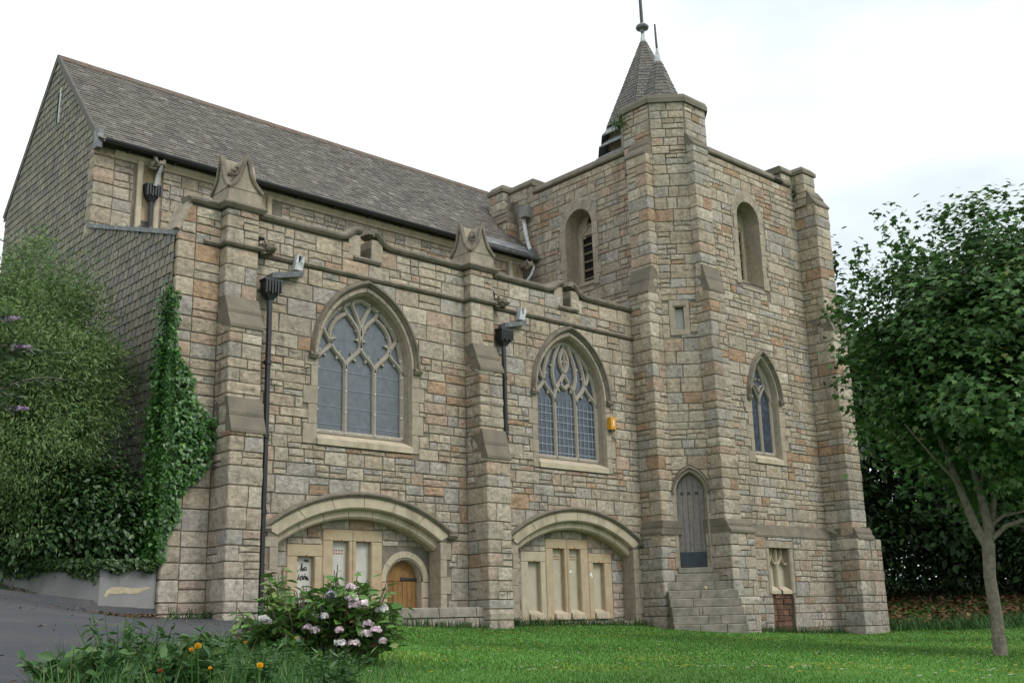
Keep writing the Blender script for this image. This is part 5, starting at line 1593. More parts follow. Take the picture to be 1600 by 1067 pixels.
# ------------------------------------------------------------------ stones become objects: the 300 largest of each sort, the rest joined per wall
CAMM = np.array([_r2, _d2, _f])
def score(s):
    P = np.mean(np.array(s['v']), 0); q = CAMM@P
    if q[2] < 1: return 0
    x, y = 800+FPX*q[0]/q[2], 533+FPX*q[1]/q[2]
    if not (-20 < x < 1620 and -20 < y < 1090): return 0
    c = max(0, -float(np.dot(s['n'], P))/np.linalg.norm(P))
    return s['area']*c/(q@q)
byname = {}
for s in STONES:
    s['score'] = score(s); byname.setdefault(s['name'], []).append(s)
def abs_loc(o):
    p = np.zeros(3)
    while o is not None:
        p += np.array(o.location); o = o.parent
    return p
rest = {}
for nm, L in byname.items():
    L.sort(key=lambda s: -s['score'])
    for i, s in enumerate(L):
        own = bpy.data.objects[s['owner']]
        if i < 290:
            v = np.array(s['v']); c = v.mean(0)
            me = mesh_from(nm, v-c, s['f'], [s['c']]*len(v), M['stone'])
            link(nm, me, own, tuple(c-abs_loc(own)))
        else:
            rest.setdefault(s['owner'], MB()).add(s['v'], s['f'], s['c'])
for own, mb in rest.items():
    o = put('stonework', mb, M['stone'], bpy.data.objects[own]); o['kind'] = 'stuff'
print('stones', {k: len(v) for k, v in byname.items()})

# ------------------------------------------------------------------ things fixed to or lying by the church
k = MB(); slab(k, FAC, rect(16.41, 16.57, 3.77, 4.03), .13, .02, .012)
ab = thing('alarm_box', FAC.at(16.49, 3.77, .08), 'yellow alarm box on the wall beside the leaded window', 'alarm box')
put('case', k, M['yellow'], ab)
k = MB(); slab(k, FAC, rect(16.475, 16.505, 3.84, 3.97), .133, .12, .002); put('white_mark', k, M['white'], ab)
k = MB(); slab(k, FAC, rect(16.43, 16.55, 3.745, 3.772), .11, .03, .004); put('strobe', k, M['glass'], ab)

k = MB(); p = DIAG.at(.50, .545, .47); blob(k, p, (.036, .036, .034), 5)
tag(put('pale_lump', k, M['sandrender']), 'small pale lump lying on the stone steps', 'stone')

# low rendered retaining wall on the left
WPTS = [(6.87, 15.06), (6.06, 15.06), (4.9, 16.6), (3.2, 18.9), (-1.0, 23.5)]
WTOP = [.90, .88, 1.02, 1.40, 1.9]
rw = thing('retaining_wall', (6.06, 15.2, .1), 'low grey rendered wall with a scar of bare plaster, left of the church', 'wall')
for i in range(len(WPTS)-1):
    (xa, ya), (xb, yb) = WPTS[i], WPTS[i+1]
    k = MB(); L = math.hypot(xb-xa, yb-ya); nx, ny = (yb-ya)/L*.28, -(xb-xa)/L*.28
    n = max(2, int(L/.25)); top = []
    for j in range(n):
        t0, t1 = j/n, (j+1)/n
        q = []
        for t in (t0, t1):
            x, y = xa+(xb-xa)*t, ya+(yb-ya)*t; zt = WTOP[i]+(WTOP[i+1]-WTOP[i])*t+.012*math.sin(t*9+i)+(-.10*max(0, t-.75)*4 if False else 0)
            q.append((x, y, zt))
        (x0, y0, z0), (x1, y1, z1) = q
        k.add([(x0, y0, -.8), (x1, y1, -.8), (x1+nx, y1+ny, -.8), (x0+nx, y0+ny, -.8), (x0, y0, z0), (x1, y1, z1), (x1+nx, y1+ny, z1), (x0+nx, y0+ny, z0)],
              [(0, 1, 5, 4), (4, 5, 6, 7), (2, 3, 7, 6)]+([(0, 4, 7, 3)] if j == 0 else [])+([(1, 2, 6, 5)] if j == n-1 else []))
    put('wall_panel', k, M['render'], rw)
WF = south(15.06)
k = MB()
sc = [(6.13, .47), (6.16, .55), (6.24, .595), (6.36, .60), (6.48, .585), (6.60, .58), (6.76, .60), (6.80, .585), (6.70, .55), (6.62, .515), (6.50, .50), (6.42, .515), (6.30, .50), (6.20, .51), (6.17, .46)]
plate(k, WF, sc, [], .004, -.03)
put('bare_patch', k, M['sandrender'], rw)

# ------------------------------------------------------------------ plants
def basis(n, rng, spin=None):
    n = n/np.linalg.norm(n, axis=1, keepdims=True)
    r = rng.normal(size=n.shape)
    t = r-n*(r*n).sum(1, keepdims=True)
    t /= np.linalg.norm(t, axis=1, keepdims=True)
    return t, np.cross(n, t), n
MAPLE_T = (np.array([(0, 0, 0), (.20, .04, .02), (.46, -.02, -.03), (.36, .22, .02), (.56, .46, -.05), (.24, .52, .02), (.0, 1.0, -.06), (-.24, .52, .02), (-.56, .46, -.05), (-.36, .22, .02), (-.46, -.02, -.03), (-.20, .04, .02)]), list(range(12)), [12])
OVATE_T = (np.array([(0, 0, 0), (.27, .32, .05), (.20, .70, .03), (0, 1, -.06), (-.20, .70, .03), (-.27, .32, .05)]), [0, 1, 2, 3, 0, 3, 4, 5], [4, 4])
NARROW_T = (np.array([(0, 0, 0), (.13, .4, .02), (0, 1, -.04), (-.13, .4, .02)]), [0, 1, 2, 3], [4])
IVY_T = (np.array([(0, 0, 0), (.40, .10, 0), (.32, .42, .03), (0, .95, -.03), (-.32, .42, .03), (-.40, .10, 0)]), [0, 1, 2, 3, 4, 5], [6])
PETAL_T = (np.array([(0, 0, 0), (.5, .25, .10), (.5, .75, .12), (0, 1, .08), (-.5, .75, .12), (-.5, .25, .10)]), [0, 1, 2, 3, 4, 5], [6])
def leaves(name, C, Nn, size, T, cols, m, parent=None, rng=npr, tdir=None, kind=None):
    """leaf-shaped faces at points C with normals Nn"""
    C = np.asarray(C, float); Nn = np.asarray(Nn, float)
    t, b, n = basis(Nn, rng)
    if tdir is not None:
        b = tdir-n*(tdir*n).sum(1, keepdims=True); b /= np.maximum(np.linalg.norm(b, axis=1, keepdims=True), 1e-6); t = np.cross(b, n)
    P = T[0]
    V = C[:, None, :]+size[:, None, None]*(P[None, :, 0, None]*t[:, None, :]+P[None, :, 1, None]*b[:, None, :]+P[None, :, 2, None]*n[:, None, :])
    return big_mesh(name, V.reshape(-1, 3), len(P), T[1], T[2], cols, m, parent, kind)
def pick(cols, w, n, rng, var=.2):
    c = np.array(cols)[rng.choice(len(cols), n, p=np.array(w)/sum(w))]
    return c*(1+rng.uniform(-var, var, (n, 1)))
def unit(n, rng):
    v = rng.normal(size=(n, 3)); return v/np.linalg.norm(v, axis=1, keepdims=True)
def crown_points(c, rad, ncl, per, clr, rng, shell=.55, flat=.55):
    """leaf points in clumps spread through an ellipsoid, denser towards its outside"""
    u = unit(ncl, rng); r = shell+(1-shell)*rng.random((ncl, 1))**.8
    lob = 1+.16*np.sin(3*np.arctan2(u[:, 1:2], u[:, 0:1])+rng.uniform(0, 6))+.12*np.sin(5*u[:, 2:3]*2+rng.uniform(0, 6))
    cl = np.array(c)+u*r*lob*np.array(rad)
    k = np.repeat(np.arange(ncl), per)
    off = rng.normal(size=(len(k), 3))*clr*np.array([1, 1, flat])*rng.uniform(.6, 1.3, (ncl, 1))[k]
    return cl[k]+off, u[k], cl

# the young maple on the lawn, right
mx, my = 13.70, 6.20
mz = gz(mx, my)-.05
maple = thing('maple_tree', (mx, my, mz), 'young maple with lobed leaves and a forked trunk standing on the lawn', 'tree')
k = MB()
F0 = np.array([mx+.03, my-.02, mz+1.42])
k.tube([(mx, my, mz-.1), (mx+.005, my, mz+.08), (mx+.015, my-.01, mz+.5), (mx-.01, my, mz+1.0), tuple(F0)], [.12, .086, .074, .072, .078], 12)
Rv, Dv = np.array([_r2[0], _r2[1], 0]), np.array([_f[0], _f[1], 0])
Rv /= np.linalg.norm(Rv); Dv /= np.linalg.norm(Dv)
def limb(pts, r0, r1):
    P = [tuple(F0+Rv*a+Dv*b+np.array([0, 0, c])) for a, b, c in pts]
    k.tube(P, list(np.linspace(r0, r1, len(P))), 9)
limb([(0, 0, -.08), (-.14, .02, .25), (-.26, .0, .65), (-.36, .03, 1.1), (-.55, 0, 1.7), (-.75, .1, 2.6)], .066, .018)
limb([(.0, 0, -.08), (.01, -.02, .3), (-.03, 0, .7), (-.10, .05, 1.2), (-.05, .1, 2.0), (.1, .1, 3.0)], .062, .018)
limb([(.01, 0, .0), (.10, .08, .22), (.20, .12, .55), (.19, .15, 1.0), (.24, .2, 1.8), (.6, .2, 2.9)], .05, .014)
limb([(.02, 0, .02), (.22, -.06, .20), (.55, -.1, .30), (1.0, -.1, .42), (1.5, 0, .9)], .034, .012)
limb([(.0, 0, .18), (.25, .02, .34), (.60, .05, .40), (1.1, .1, .75)], .028, .010)
limb([(-.24, .0, .60), (-.38, -.1, .82), (-.62, -.2, 1.05), (-.95, -.2, 1.5)], .03, .010)
limb([(.19, .14, .66), (.36, .1, .95), (.62, 0, 1.5)], .026, .010)
limb([(-.02, 0, .62), (.03, -.05, .9), (.08, -.1, 1.4)], .025, .010)
put('trunk', k, M['bark'], maple)
rng = np.random.default_rng(41)
cc = np.array([mx, my, mz+.16])+Rv*.62
pts, nrm = [], []
P, U, CL = crown_points(cc+np.array([0, 0, 3.62]), (1.86, 1.95, 1.80), 1500, 28, .145, rng, .38, .5)
pts.append(P); nrm.append(U)
P, U, CL = crown_points(cc-Rv*.65+np.array([0, 0, 3.75]), (1.15, 1.3, 1.45), 420, 26, .15, rng, .3, .5)
pts.append(P); nrm.append(U)
# shoots that break the outline
for a, b, z0, z1 in ((-1.25, 0, 4.6, 5.75), (-1.0, .2, 4.8, 5.70), (-.55, .2, 4.8, 5.60), (-.15, 0, 4.9, 5.5), (.0, .2, 4.9, 5.80), (.45, 0, 4.8, 5.5), (.9, .1, 4.4, 5.3), (-1.6, 0, 4.2, 5.0), (-1.85, -.1, 3.9, 4.6), (-1.45, .2, 4.5, 5.3), (-1.95, 0, 4.0, 4.35), (-1.8, 0, 3.0, 3.75), (-1.75, .2, 2.4, 3.1), (-1.5, -.4, 1.7, 2.5)):
    n = 95; t = rng.random(n)
    q = cc+Rv*(a+(a*.18)*t)[:, None]+Dv*b+np.stack([np.zeros(n), np.zeros(n), z0+(z1-z0)*t], 1)+rng.normal(size=(n, 3))*(.20*(1-t*.65))[:, None]
    pts.append(q); nrm.append(unit(n, rng))
P = np.concatenate(pts); U = np.concatenate(nrm)
keep = P[:, 2] > mz+1.55+.35*rng.random(len(P))
P, U = P[keep], U[keep]
n = len(P)
Nn = U*.5+np.array([0, 0, .75])+rng.normal(size=(n, 3))*.38
td = U+np.array([0, 0, -.7])+rng.normal(size=(n, 3))*.4
leaves('crown', P, Nn, rng.uniform(.055, .105, n), MAPLE_T, pick([(.052, .122, .028), (.068, .150, .034), (.095, .185, .044), (.042, .100, .026), (.15, .17, .045)], [4, 4, 2.4, 3, .25], n, rng, .24), M['leaf'], maple, rng, td)

def tree(name, x, y, h, rx, ncl, per, leaf, T, cols, w, label, group, seed, m='leaf', base=None, rz=None, cz=None, trunk=.16, shell=.4, clr=.34, lean=0, cat='tree', twist=.4, up=.7):
    rng = np.random.default_rng(seed)
    z0 = gz(x, y)-.1 if base is None else base
    o = thing(name, (x, y, z0), label, cat, group)
    rz = rz or h*.42; cz = cz or h-rz
    k = MB()
    top = (x+lean, y, z0+cz+rz*.5)
    k.tube([(x, y, z0-.2), (x+lean*.2, y+.05, z0+cz*.4), (x+lean*.6, y-.05, z0+cz*.8), top], [trunk*1.25, trunk, trunk*.75, trunk*.25], 9)
    for j in range(7):
        a = rng.uniform(0, 2*math.pi); zz = z0+cz*rng.uniform(.45, .95); s = (x+lean*.5, y, zz)
        e = (x+lean+math.cos(a)*rx*.7, y+math.sin(a)*rx*.7, zz+rng.uniform(.3, 1)*rz*.6)
        k.tube([s, ((s[0]+e[0])/2, (s[1]+e[1])/2, (s[2]+e[2])/2+.1), e], [trunk*.5, trunk*.3, trunk*.1], 6)
    put('trunk', k, M['bark'], o)
    P, U, CL = crown_points((x+lean, y, z0+cz), (rx, rx, rz), ncl, per, clr, rng, shell, .7)
    n = len(P)
    Nn = U*.6+np.array([0, 0, up])+rng.normal(size=(n, 3))*twist
    td = U+np.array([0, 0, -.4])+rng.normal(size=(n, 3))*.6
    leaves('crown', P, Nn, leaf*rng.uniform(.7, 1.3, n), T, pick(cols, w, n, rng, .22), M[m], o, rng, td)
    return o
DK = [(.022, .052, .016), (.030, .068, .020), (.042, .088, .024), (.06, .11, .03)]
GR = 'trees behind the church'
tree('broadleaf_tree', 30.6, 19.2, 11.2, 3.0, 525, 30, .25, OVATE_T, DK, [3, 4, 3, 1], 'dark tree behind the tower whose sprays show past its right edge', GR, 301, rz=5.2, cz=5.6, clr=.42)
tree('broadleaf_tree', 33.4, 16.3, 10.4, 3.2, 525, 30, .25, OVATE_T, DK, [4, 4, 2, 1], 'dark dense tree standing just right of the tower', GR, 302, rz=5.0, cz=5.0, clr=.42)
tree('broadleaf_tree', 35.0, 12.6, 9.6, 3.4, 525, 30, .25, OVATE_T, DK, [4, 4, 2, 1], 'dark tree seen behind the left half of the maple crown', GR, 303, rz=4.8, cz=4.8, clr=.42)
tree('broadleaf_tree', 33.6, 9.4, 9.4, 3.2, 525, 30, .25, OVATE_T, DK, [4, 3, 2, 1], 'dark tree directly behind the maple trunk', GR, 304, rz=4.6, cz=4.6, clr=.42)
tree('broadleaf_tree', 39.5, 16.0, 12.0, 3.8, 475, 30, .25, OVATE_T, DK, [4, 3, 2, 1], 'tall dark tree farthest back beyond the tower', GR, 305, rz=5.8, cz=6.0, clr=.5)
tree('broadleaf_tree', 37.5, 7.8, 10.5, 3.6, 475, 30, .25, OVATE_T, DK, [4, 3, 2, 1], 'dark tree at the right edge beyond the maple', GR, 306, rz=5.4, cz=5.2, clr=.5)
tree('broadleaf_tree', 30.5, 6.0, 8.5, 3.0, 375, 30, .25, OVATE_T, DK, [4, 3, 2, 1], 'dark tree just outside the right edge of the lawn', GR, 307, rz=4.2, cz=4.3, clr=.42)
GR2 = 'dark shrubs under the trees'
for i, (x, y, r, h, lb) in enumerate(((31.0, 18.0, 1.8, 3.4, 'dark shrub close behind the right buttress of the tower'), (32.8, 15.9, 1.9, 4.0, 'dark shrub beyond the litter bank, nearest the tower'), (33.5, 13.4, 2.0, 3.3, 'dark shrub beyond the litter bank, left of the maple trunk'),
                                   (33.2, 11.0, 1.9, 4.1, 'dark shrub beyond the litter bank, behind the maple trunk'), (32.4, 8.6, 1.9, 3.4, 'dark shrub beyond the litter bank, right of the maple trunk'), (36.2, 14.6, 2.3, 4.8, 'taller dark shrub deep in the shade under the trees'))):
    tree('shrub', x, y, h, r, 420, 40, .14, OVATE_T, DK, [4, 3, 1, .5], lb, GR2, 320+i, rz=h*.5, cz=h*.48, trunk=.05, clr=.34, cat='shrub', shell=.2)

# the shrubs against the slate-hung end wall
WIL = [(.115, .190, .060), (.145, .225, .070), (.090, .160, .050), (.18, .245, .085)]
tree('willow_shrub', 5.75, 16.35, 5.1, 1.30, 1800, 74, .074, NARROW_T, WIL, [4, 3, 3, 1.5], 'big fine-leaved green shrub against the slate-hung end wall', 'fine-leaved shrubs', 331, base=.85, rz=2.15, cz=2.40, trunk=.06, lean=-.35, shell=.3, clr=.17, cat='shrub', twist=.8, up=.3)
tree('willow_shrub', 4.2, 17.3, 5.0, 1.45, 1800, 74, .074, NARROW_T, WIL, [4, 3, 3, 1.5], 'fine-leaved green shrub at the left edge of the photo', 'fine-leaved shrubs', 332, base=.95, rz=2.1, cz=2.25, trunk=.06, lean=-.1, shell=.3, clr=.18, cat='shrub', twist=.8, up=.3)
LAU = [(.030, .072, .020), (.042, .095, .026), (.058, .120, .032)]
for i, (x, y, r, h, lb) in enumerate(((6.35, 15.75, .52, 1.75, 'dark evergreen shrub in the corner beside the ivy'), (5.75, 15.98, .60, 1.65, 'dark evergreen shrub behind the corner of the low wall'), (5.0, 16.95, .70, 1.75, 'dark evergreen shrub over the far part of the low wall'), (3.9, 18.3, .85, 1.9, 'dark evergreen shrub leftmost behind the low wall'))):
    tree('evergreen_shrub', x, y, h, r, 220, 34, .085, OVATE_T, LAU, [3, 4, 1.5], lb, 'dark evergreen shrubs behind the low wall', 340+i, m='gloss_leaf', base=.75, rz=h*.5, cz=h*.5, trunk=.03, clr=.17, cat='shrub', shell=.3)

# ivy
rng = np.random.default_rng(51)
ivy = thing('ivy', (6.9, 14.95, .9), 'bright green ivy climbing the left corner of the church', 'ivy')
pts, nrm = [], []
n = 9000
z = rng.uniform(1.15, 4.1, n); wv = .10+.62*np.exp(-((z-2.75)/.75)**2)-.16*np.clip(1.6-z, 0, 1)+.06*np.sin(z*9); x = rng.random(n)**.8*.78
kp = x < wv*rng.uniform(.75, 1.05, n)
pts.append(np.stack([6.90+x, 14.955-rng.random(n)**2*.16, z], 1)[kp]); nrm.append(np.tile([(0, -1, .35)], (kp.sum(), 1)))
n = 9000
z = rng.uniform(.95, 5.35, n); wv = .44*np.clip((5.5-z)/2.4, .12, 1)+.05*np.sin(z*7); y = rng.random(n)*.62
kp = y < wv*rng.uniform(.7, 1.05, n)
pts.append(np.stack([6.82-rng.random(n)**2*.16, 14.98+y, z], 1)[kp]); nrm.append(np.tile([(-1, -.15, .35)], (kp.sum(), 1)))
n = 2600
z = rng.uniform(.95, 5.0, n); q = rng.random(n)*math.pi/2
kp = rng.random(n) < np.clip((5.2-z)/1.6, .25, 1)*np.where(z < 1.5, .45, 1)
pts.append(np.stack([6.90-.13*np.sin(q)+.03, 15.0-.11*np.cos(q)+.03, z], 1)[kp]); nrm.append(np.stack([-np.sin(q), -np.cos(q), np.full(n, .3)], 1)[kp])
P = np.concatenate(pts); Nn = np.concatenate(nrm)+rng.normal(size=(len(P), 3))*.42; n = len(P)
leaves('foliage', P, Nn, rng.uniform(.045, .085, n), IVY_T, pick([(.042, .12, .024), (.06, .155, .03), (.085, .19, .04), (.03, .085, .02)], [4, 4, 2, 2], n, rng, .2), M['gloss_leaf'], ivy, rng, np.tile([(0, 0, -1.0)], (n, 1))+rng.normal(size=(n, 3))*.45)
k = MB()
for j in range(9):
    x = 6.86+.05*j; k.tube([(6.84-.012*j, 15.06+.03*j, .85), (6.84, 15.05+rnd.uniform(0, .1), 1.6), (6.835, 15.05+rnd.uniform(0, .15), 2.6), (6.83, 15.06, 3.6+.1*j)], [.011, .009, .007, .004], 5)
put('stem', k, M['bark'], ivy)
# trailing ivy over the top of the low wall
rng = np.random.default_rng(52); pts, nrm = [], []
for i in range(3):
    (xa, ya), (xb, yb) = WPTS[i], WPTS[i+1]; L = math.hypot(xb-xa, yb-ya); n = int(1500*L); t = rng.random(n); f_ = np.array([-(yb-ya)/L, (xb-xa)/L])
    hang = rng.random(n)**2.4*(.09 if i == 0 else .17)*(1+.45*np.sin(t*11+i))
    out = rng.uniform(-.02, .09, n)*np.where(hang > .02, 1, -3)
    zt = WTOP[i]+(WTOP[i+1]-WTOP[i])*t
    px = xa+(xb-xa)*t+f_[0]*out; py = ya+(yb-ya)*t+f_[1]*out
    pts.append(np.stack([px, py, zt-hang+.10*rng.random(n)], 1)); nrm.append(np.tile([(f_[0], f_[1], .8)], (n, 1)))
P = np.concatenate(pts); n = len(P)
tag(leaves('ivy', P, np.concatenate(nrm)+rng.normal(size=(n, 3))*.5, rng.uniform(.035, .07, n), IVY_T, pick([(.026, .06, .016), (.04, .085, .02), (.055, .10, .028)], [3, 3, 1], n, rng, .2), M['gloss_leaf'], None, rng, np.tile([(0, 0, -1.0)], (n, 1))+rng.normal(size=(n, 3))*.5), 'dark ivy trailing over the top of the low wall', 'ivy', None, 'stuff')

# fern tuft on the turret
rng = np.random.default_rng(53)
fern = thing('fern', (17.70, 15.22, 11.02), 'green fern tuft growing from the masonry high on the turret', 'fern')
n = 170; u = unit(n, rng); u[:, 0] = -abs(u[:, 0]); P = np.array([17.68, 15.27, 11.12])+u*rng.uniform(.03, .23, (n, 1))
leaves('frond', P, u+rng.normal(size=(n, 3))*.6, rng.uniform(.06, .13, n), NARROW_T, pick([(.05, .11, .025), (.07, .14, .03)], [1, 1], n, rng), M['leaf'], fern, rng, u)
rng = np.random.default_rng(54)
fern = thing('fern', (22.72, 14.0, 10.3), 'small weed in the joint beside the right tower cap', 'fern')
n = 90; u = unit(n, rng); P = np.array([22.76, 13.98, 10.45])+u*rng.uniform(.02, .10, (n, 1))+np.array([0, 0, -.35])*rng.random((n, 1))
leaves('foliage', P, u+np.array([0, -1, 0]), rng.uniform(.04, .08, n), OVATE_T, pick([(.05, .10, .025)], [1], n, rng), M['leaf'], fern, rng, u)

# buddleia coming in from the left
rng = np.random.default_rng(55)
bx, by = 1.25, 7.05
bz = gz(bx, by)
bud = thing('buddleia', (bx, by, bz), 'buddleia with purple flower spikes leaning in from the left edge', 'shrub')
P, Nn, TD = [], [], []
tips = [(.70, -.1, 1.98, 1), (.86, .1, 1.86, 1), (.84, -.15, 1.72, 0), (.98, .0, 1.66, 1), (1.14, .05, 1.64, 0), (1.30, .0, 1.46, 0), (.90, .2, 1.42, 0), (1.05, -.1, 1.28, 1), (.7, .15, 1.15, 0), (.75, 0, 2.2, 0), (.55, .3, 1.6, 0), (.6, -.3, 1.4, 0), (.45, 0, 1.9, 0), (.62, .1, 1.0, 0)]
st = MB()
for a, b, z, fl in tips:
    e = np.array([bx, by, bz])+Rv*a+Dv*b+np.array([0, 0, z-bz]); s0 = np.array([bx+rng.uniform(-.1, .1), by+rng.uniform(-.1, .1), bz])
    m1 = s0+(e-s0)*np.array([.30, .30, .72]); m2 = s0+(e-s0)*np.array([.68, .68, 1.0])+np.array([0, 0, .06])
    e = e+np.array([0, 0, -.06])
    C_ = np.array(bez3 if False else [s0*(1-t)**3+3*m1*t*(1-t)**2+3*m2*t*t*(1-t)+e*t**3 for t in np.linspace(0, 1, 16)])
    st.tube([tuple(q) for q in C_], list(np.linspace(.012, .004, 16)), 5)
    for j in range(4, 16):
        tang = C_[min(j+1, 15)]-C_[j-1]; tang /= np.linalg.norm(tang)
        for q in range(8):
            sd = unit(1, rng)[0]; sd -= tang*sd.dot(tang); sd /= np.linalg.norm(sd)
            P.append(C_[j]+tang*rng.uniform(-.03, .03)); TD.append(sd+tang*.8+np.array([0, 0, -.35])); Nn.append(np.array([0, 0, 1])+rng.normal(size=3)*.35)
    if fl:
        n = 130; t = rng.random(n); ax = C_[15]-C_[12]; ax /= np.linalg.norm(ax)
        q = C_[15]+ax*(t*.10)[:, None]+unit(n, rng)*(.017*(1.05-t))[:, None]
        leaves('flower_spike', q, unit(n, rng), rng.uniform(.006, .011, n), PETAL_T, pick([(.50, .34, .55), (.60, .45, .62), (.40, .24, .47)], [3, 2, 1], n, rng), M['petal'], bud, rng)
put('stem', st, M['bark'], bud)
P = np.array(P); n = len(P)
leaves('foliage', P, np.array(Nn), rng.uniform(.07, .13, n), NARROW_T, pick([(.075, .115, .055), (.10, .145, .075), (.06, .10, .04)], [3, 2, 2], n, rng), M['leaf'], bud, rng, np.array(TD))

# hydrangea in front of the first arch
rng = np.random.default_rng(56)
hx, hy = 4.55, 7.12
hz = gz(hx, hy)
hyd = thing('hydrangea', (hx, hy, hz), 'hydrangea bush with pink and white flower heads in front of the church', 'shrub')
st = MB(); P, Nn, TD, heads = [], [], [], []
shoots = []
for j in range(210):
    a = rng.uniform(-.60, .60); b = rng.uniform(-.42, .42)
    top = float(np.interp(a, [-.6, -.5, -.30, -.19, -.1, 0, .16, .27, .4, .53, .6], [.42, .54, .71, .58, .62, .60, .72, .68, .58, .56, .42]))*(1-.28*(b/.45)**2)
    z = max(.12, top*rng.uniform(.35, 1.04)); shoots.append((a, b, z))
for a, b, z in shoots:
    s0 = np.array([hx, hy, hz])+Rv*a*.35+Dv*b*.35; e = np.array([hx, hy, hz])+Rv*a+Dv*b+np.array([0, 0, z])
    m_ = (s0+e)/2+Rv*a*.12
    st.tube([tuple(s0), tuple(m_), tuple(e)], [.008, .006, .004], 5)
    for q in range(15):
        t = rng.uniform(.35, 1); c_ = s0+(e-s0)*t+unit(1, rng)[0]*.035; sd = unit(1, rng)[0]; sd[2] = abs(sd[2])*.3-.05
        P.append(c_); TD.append(sd+np.array([0, 0, .15])); Nn.append(np.array([0, 0, 1.0])+sd*.35+rng.normal(size=3)*.32)
put('stem', st, M['bark'], hyd)
P = np.array(P); n = len(P)
leaves('foliage', P, np.array(Nn), rng.uniform(.065, .125, n), OVATE_T, pick([(.095, .20, .038), (.125, .24, .05), (.068, .15, .032), (.17, .23, .06), (.16, .09, .035)], [4, 4, 3, 1.3, .35], n, rng, .2), M['leaf'], hyd, rng, np.array(TD))
PX = 1/209.0
for (px, py, r, cols) in ((550, 935, .075, 0), (556, 946, .085, 0), (547, 917, .05, 0), (568, 943, .06, 0), (517, 929, .05, 2), (600, 950, .045, 1), (592, 953, .035, 1), (412, 967, .055, 1), (418, 971, .04, 1), (480, 980, .055, 0), (492, 984, .05, 0), (575, 976, .07, 0), (588, 984, .055, 0), (573, 990, .06, 0), (532, 1005, .055, 1), (553, 1005, .065, 0), (530, 984, .04, 0), (489, 965, .05, 1), (464, 999, .035, 1), (598, 1001, .035, 0), (507, 962, .03, 1)):
    v = _f*FPX+_r2*(px-800)+_d2*(py-533.5)
    dpl = (np.array([hx, hy, 0])-Dv*(.30+.1*rng.random()))@Dv
    c_ = v*dpl/(v[:2]@Dv[:2])
    n = 90; u = unit(n, rng); u[:, 2] = abs(u[:, 2])*.7+.05
    q = c_+u*np.array([r*.62, r*.62, r*.42])*rng.uniform(.75, 1.1, (n, 1))
    pal = [[(.76, .60, .66), (.82, .74, .76), (.66, .46, .55)], [(.70, .68, .66), (.66, .56, .60), (.6, .62, .60)], [(.42, .38, .55), (.55, .48, .60), (.36, .32, .46)]][cols]
    leaves('flower_head', q, u+rng.normal(size=(n, 3))*.25, rng.uniform(.016, .026, n), PETAL_T, pick(pal, [3, 2, 1], n, rng, .12), M['petal'], hyd, rng)

# ------------------------------------------------------------------ grass, weeds, litter
BLADE_T = (np.array([(-.5, 0, 0), (.5, 0, 0), (.38, .55, .08), (-.38, .55, .08), (0, 1, .30)]), [0, 1, 2, 3, 3, 2, 4], [4, 3])
def blades(name, X, Y, H, W, cols, m, rng, lean=.35, dz=0.0):
    n = len(X); Z = ground(X, Y)+dz
    a = rng.uniform(0, 2*math.pi, n); t = np.stack([np.cos(a), np.sin(a), np.zeros(n)], 1); f_ = np.stack([-np.sin(a), np.cos(a), np.zeros(n)], 1)
    le = rng.normal(size=(n, 1))*lean
    up = np.array([0, 0, 1.0])+f_*le; up /= np.linalg.norm(up, axis=1, keepdims=True)
    C = np.stack([X, Y, Z], 1); P = BLADE_T[0]
    sgn = np.sign(le)
    V = C[:, None, :]+P[None, :, 0, None]*(t*W[:, None])[:, None, :]+P[None, :, 1, None]*(up*H[:, None])[:, None, :]+P[None, :, 2, None]*(f_*sgn*H[:, None])[:, None, :]
    return big_mesh(name, V.reshape(-1, 3), 5, BLADE_T[1], BLADE_T[2], cols, m)
def in_church(x, y):
    return ((x > 6.85) & (x < 17.4) & (y > 14.98)) | ((x > 17.3) & (x < 23.9) & (y > 14.0)) | ((x > 18.2) & (x < 19.1) & (y > 13.45)) | ((x > 22.75) & (x < 23.85) & (y > 13.27)) | ((x > 7.6) & (x < 8.18) & (y > 14.45)) | ((x > 12.6) & (x < 13.2) & (y > 14.45)) | ((x > 9.2) & (x < 12.75) & (y > 14.6)) | ((x+y > 30.45) & (x-y > 2.6) & (x-y < 5.0) & (y > 13.0))
rng = np.random.default_rng(61)
n = 430000
az = YAW+rng.uniform(R(-29), R(30), n); d = 4.6*np.exp(rng.random(n)*math.log(34/4.6))
X, Y = d*np.sin(az), d*np.cos(az)
kp = (X > path_x(np.minimum(Y, 15.1))+.12*np.sin(Y*5.1)+.05) & (Y < 15.05+np.where(X > 17.4, 20, 0)) & ~in_church(X, Y)
kp &= ~((X-hx)**2+(Y-hy)**2 < .12)
X, Y, d = X[kp], Y[kp], d[kp]; n = len(X)
far = np.clip((d-5)/25, 0, 1)
patch = .5+.5*np.sin(X*1.7+np.sin(Y*1.1)*2)*np.sin(Y*1.3+1)
H = rng.uniform(.013, .030, n)*(1+.25*patch)*(1+.7*far); W = (.003+.0008*d)*rng.uniform(.8, 1.3, n)
G = pick([(.100, .232, .042), (.122, .268, .052), (.080, .198, .037), (.16, .26, .065), (.21, .225, .09)], [4, 4, 3, 1.2, .25], n, rng, .16)*(1+.22*np.sin(X*.9+np.sin(Y*.7)*1.7)*np.sin(Y*.8-X*.3))[:, None]*np.where((np.sin(X*2.3+Y)+np.sin(Y*3.1-X*1.7)+np.sin(X*.6+Y*.5) > 1.5)[:, None], np.array([1.35, 1.08, 1.0]), 1.0)
tag(blades('grass', X, Y, H, W, G, M['blade'], rng, .55), 'mown green lawn in front of the church', 'grass', None, 'stuff')
